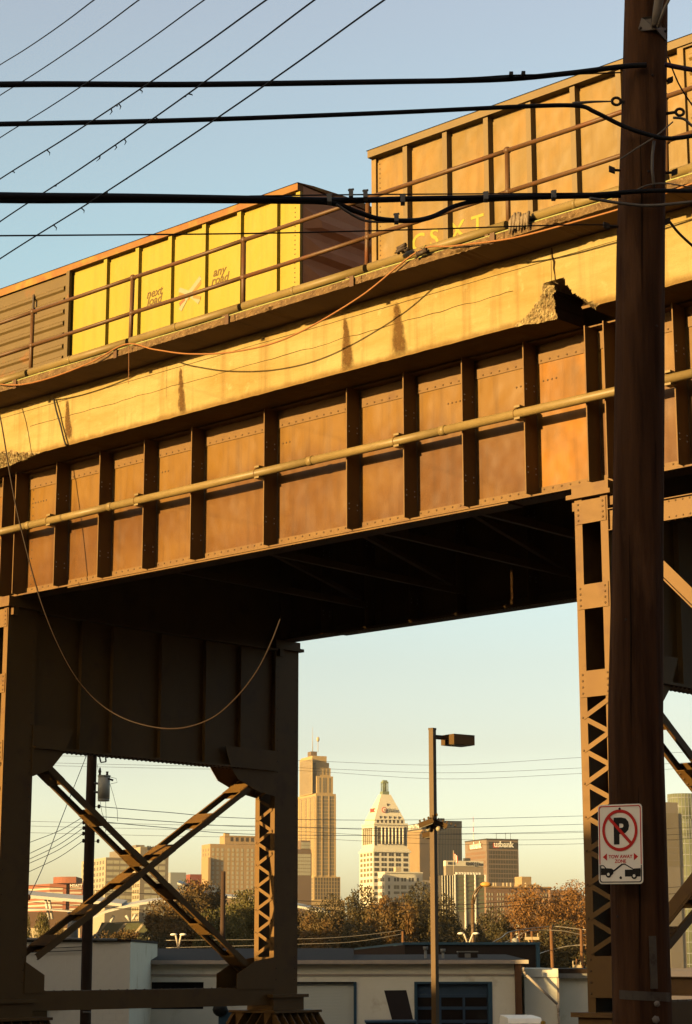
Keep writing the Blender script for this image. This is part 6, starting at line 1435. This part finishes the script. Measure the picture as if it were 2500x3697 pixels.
TREES = [('rust', 640, 3228, 190, 205, 'rusty-leaved tree in front of the beige office'), ('rust', 745, 3200, 170, 225, 'rusty tree below the red block'), ('green', 850, 3215, 170, 200, 'yellow-green tree behind the small dark pole'), ('green', 930, 3235, 150, 190, 'green tree showing beside the lattice leg'),
         ('dark', 560, 3330, 120, 180, 'small dark tree by the stadium seating'), ('rust', 700, 3330, 190, 178, 'low rusty tree above the dark garage roof'), ('green', 800, 3290, 160, 176, 'low olive tree above the dark garage roof'),
         ('rust', 1090, 3285, 160, 215, 'brown tree against the foot of the far bent leg'), ('rust', 1150, 3300, 150, 200, 'brown tree in front of the white canopy tip'), ('dark', 1215, 3262, 150, 205, 'dark tree under the stepped tower podium'), ('dark', 1300, 3290, 130, 190, 'low dark tree right of the stepped tower'),
         ('dark', 1345, 3232, 170, 215, 'dark round tree under the white tower'), ('rust', 1420, 3240, 150, 200, 'golden-topped tree under the white annex'), ('dark', 1500, 3222, 170, 220, 'dark tree rising just before the lamp post'), ('dark', 1560, 3230, 150, 205, 'dark tree behind the lamp post'),
         ('dark', 1620, 3262, 140, 200, 'dark tree right of the lamp post'), ('dark', 1690, 3270, 130, 210, 'dark tree behind the tall street light'), ('dark', 1770, 3300, 150, 200, 'dark low tree under the masonry block'), ('dark', 1850, 3330, 150, 195, 'low dark tree left of the sunlit cream building'),
         ('orange', 1965, 3215, 220, 210, 'orange feathery tree catching the low sun'), ('orange', 2060, 3212, 200, 225, 'orange tree beside the laced column'), ('orange', 2110, 3195, 130, 235, 'slim orange tree touching the laced column'), ('dark', 1950, 3340, 200, 190, 'dark undergrowth tree below the orange trees'), ('dark', 2070, 3345, 200, 188, 'dark undergrowth tree beside the laced column'), ('orange', 2200, 3230, 200, 230, 'orange tree hidden behind the laced column'),
         ('green', 150, 3320, 70, 150, 'small green tree before the stadium wall'), ('green', 92, 3300, 50, 145, 'small green tree touching the near bent leg'), ('rust', 215, 3345, 50, 148, 'small golden bush beside the metal flue'), ('rust', 395, 3370, 130, 150, 'low brown bush below the green seating'), ('rust', 470, 3372, 120, 152, 'low brown bush at the end of the block wall'),
         ('dark', 1430, 3345, 220, 178, 'low dark tree behind the dark flat-roofed building'), ('dark', 1250, 3350, 220, 176, 'low dark tree above the garage ridge'), ('rust', 1130, 3360, 160, 174, 'low brown tree beside the far bent leg'), ('dark', 1640, 3350, 220, 180, 'low dark tree behind the twin lamp'), ('dark', 930, 3345, 200, 174, 'low dark tree behind the lattice leg'), ('dark', 590, 3385, 200, 168, 'dark hedge tree above the garage ridge by the block wall')]
for i, (k, px, yt, w_, Y, lab) in enumerate(TREES): tree(k, px, yt, w_, Y, lab, 'trees below the skyline', i)

# ================================================================ SMALL POLES AND LAMPS BEYOND THE GARAGE
def small_pole(px, yt, Y, r, label, arm=None, m='woodlit', lean=0):
    p = at(px, yt, Y); zg = ground_z(Y); rr = thing('utility_pole', label, 'utility pole', (p.x, Y, zg)); h = p.z-zg
    MB().tube([(lean, 0, -.2), (0, 0, h)], [r*1.15, r*.85], 8).build('shaft', M[m], rr)
    if arm:
        MB().box(-arm, arm, -.08, .08, h-.5, h-.33).build('crossarm', M['concrete_far'] if m == 'woodlit' else M[m], rr)
        for s in (-.85, 0, .85): MB().tube([(s*arm, 0, h-.33), (s*arm, 0, h-.1)], [.05, .03], 6).build('insulator', M['concrete_far'], rr)
        MB().beam((-arm*.6, -.09, h-.5), (0, -.09, h-1.0), .04, .06).build('brace', M['concrete_far'], rr)
    return rr, h
small_pole(1990, 3343, 130, .13, 'sunlit wooden pole rising from the dark roof line beside the annex', lean=.15)
small_pole(2099, 3354, 128, .12, 'sunlit wooden pole next to the laced column')
small_pole(1921, 3362, 120, .10, 'short sunlit pole with a pale crossarm', .42)
small_pole(1848, 3366, 125, .09, 'short sunlit pole with a small transformer behind the dark building')
small_pole(1875, 3358, 126, .08, 'thin sunlit pole below the cream building')
small_pole(1455, 3362, 120, .09, 'short orange-lit pole above the dark flat roof')
small_pole(807, 3146, 98, .13, 'dark weathered pole standing before the tan masonry tower', None, 'wood2')
small_pole(2083, 3462, 115, .07, 'tiny sunlit pole with a crossarm above the shed roof', .25)
p = at(1854, 3410, 124.6); tt = thing('transformer', 'small pale transformer can on the short sunlit pole', 'transformer', (p.x+.12, 124.6, p.z)); MB().tube([(0, 0, -.3), (0, 0, .3)], .22, 12).build('can', M['metalgrey'], tt); MB().tube([(0, 0, .3), (0, 0, .38)], [.22, .1], 12).build('lid', M['metalgrey'], tt)
for i, (a, lab) in enumerate(((((1755, 3415, 118), (1810, 3385, 121), (1850, 3362, 125), (1990, 3345, 130), (2099, 3355, 128), (2300, 3375, 126)), 'upper'), (((1790, 3415, 118), (1848, 3392, 125), (1905, 3363, 126), (1960, 3358, 128), (2040, 3362, 128), (2130, 3380, 128), (2300, 3400, 128)), 'middle'), (((1940, 3446, 120), (1990, 3430, 130), (2099, 3412, 128), (2300, 3432, 128)), 'lower'))):
    wire('service_line', 'sunlit service line looping between the small wooden poles, %s' % lab, 'wire', [at(*q) for q in a], .025, M['galv'], 5)
for i, (ya, yb) in enumerate(((3385, 3358), (3412, 3372))): wire('service_line', 'pale line sagging left from the orange-lit pole, %s' % ('upper', 'lower')[i], 'wire', [at(600, ya+10, 119), at(1075, ya+(5 if i == 0 else -3), 119), at(1280, (ya+yb)/2+8, 119.5), at(1455, yb, 120)], .018, M['galv'], 5)
# tall cobra-head street light
cY = 115; cb = at(1710, 3415, cY); sg_ = ground_z(cY); cl_ = thing('street_light', 'tall curved-arm street light with a glowing orange head', 'street light', (cb.x, cY, sg_))
def cl2(px, py): p = at(px, py, cY); return (p.x-cb.x, 0, p.z-sg_)
MB().tube([(0, 0, -.2), cl2(1709, 3400), cl2(1707, 3250)], [.13, .12, .10], 10).build('post', M['bronze'], cl_)
MB().tube([cl2(1707, 3250), cl2(1710, 3232), cl2(1722, 3210), cl2(1740, 3195), cl2(1752, 3192)], .055, 8).build('arm', M['bronze'], cl_); MB().tube([cl2(1713, 3262), cl2(1718, 3235), cl2(1730, 3212), cl2(1745, 3197)], .04, 8).build('arm_brace', M['bronze'], cl_)
ch_ = cl2(1756, 3193); MB().ball(ch_, .20, 1.7, 1, .75).build('lamp_head', mat('amber_head', (.50, .27, .06), rough=.4), cl_)
def twin(px, ytop, ybot, Y, dx, label):
    b = at(px, ybot, Y); zg = ground_z(Y); r = thing('twin_lamp', label, 'street light', (b.x, Y, zg))
    q = lambda x, y: (at(x, y, Y).x-b.x, 0, at(x, y, Y).z-zg)
    MB().tube([(0, 0, -.2), q(px, ybot)], .07, 8).build('post', M['eave'], r)
    for s in (-1, 1):
        MB().tube([q(px, ybot), q(px+s*dx*.55, ytop+8), q(px+s*dx*.7, ytop+2)], .05, 8).build('arm', M['eave'], r); MB().ball(q(px+s*dx*1.05, ytop+2), .11, 1.7, 1, .6).build('lamp_head', M['letter_white'], r)
twin(1692, 3368, 3413, 110, 26, 'pale twin-headed lamp in front of the tall street light'); twin(645, 3372, 3426, 105, 16, 'pale twin-headed lamp above the dark garage roof')
vt = at(609, 3425, 92); vn = thing('roof_vent', 'short white vent above the dark garage roof ridge', 'vent', (vt.x, 78, gl(609, 3430, 78)[1]+gz-.4)); MB().tube([(0, 0, 0), (0, 0, .62)], .085, 12).build('stack', M['eave'], vn); MB().tube([(0, 0, .62), (0, 0, .70)], .10, 12).build('cap', M['eave'], vn)

# ================================================================ HAZE
hz_m = bpy.data.materials.new('haze'); hz_m.use_nodes = True; hn = hz_m.node_tree; hn.nodes.clear()
ho_ = hn.nodes.new('ShaderNodeOutputMaterial'); hv = hn.nodes.new('ShaderNodeVolumePrincipled')
hv.inputs['Color'].default_value = (.95, .88, .70, 1); hv.inputs['Density'].default_value = .00006; hv.inputs['Anisotropy'].default_value = .6
hn.links.new(hv.outputs[0], ho_.inputs['Volume'])
tag(MB().box(-2700, 2700, -450, 3000, -6.5, 210).build('haze', hz_m), kind='stuff')
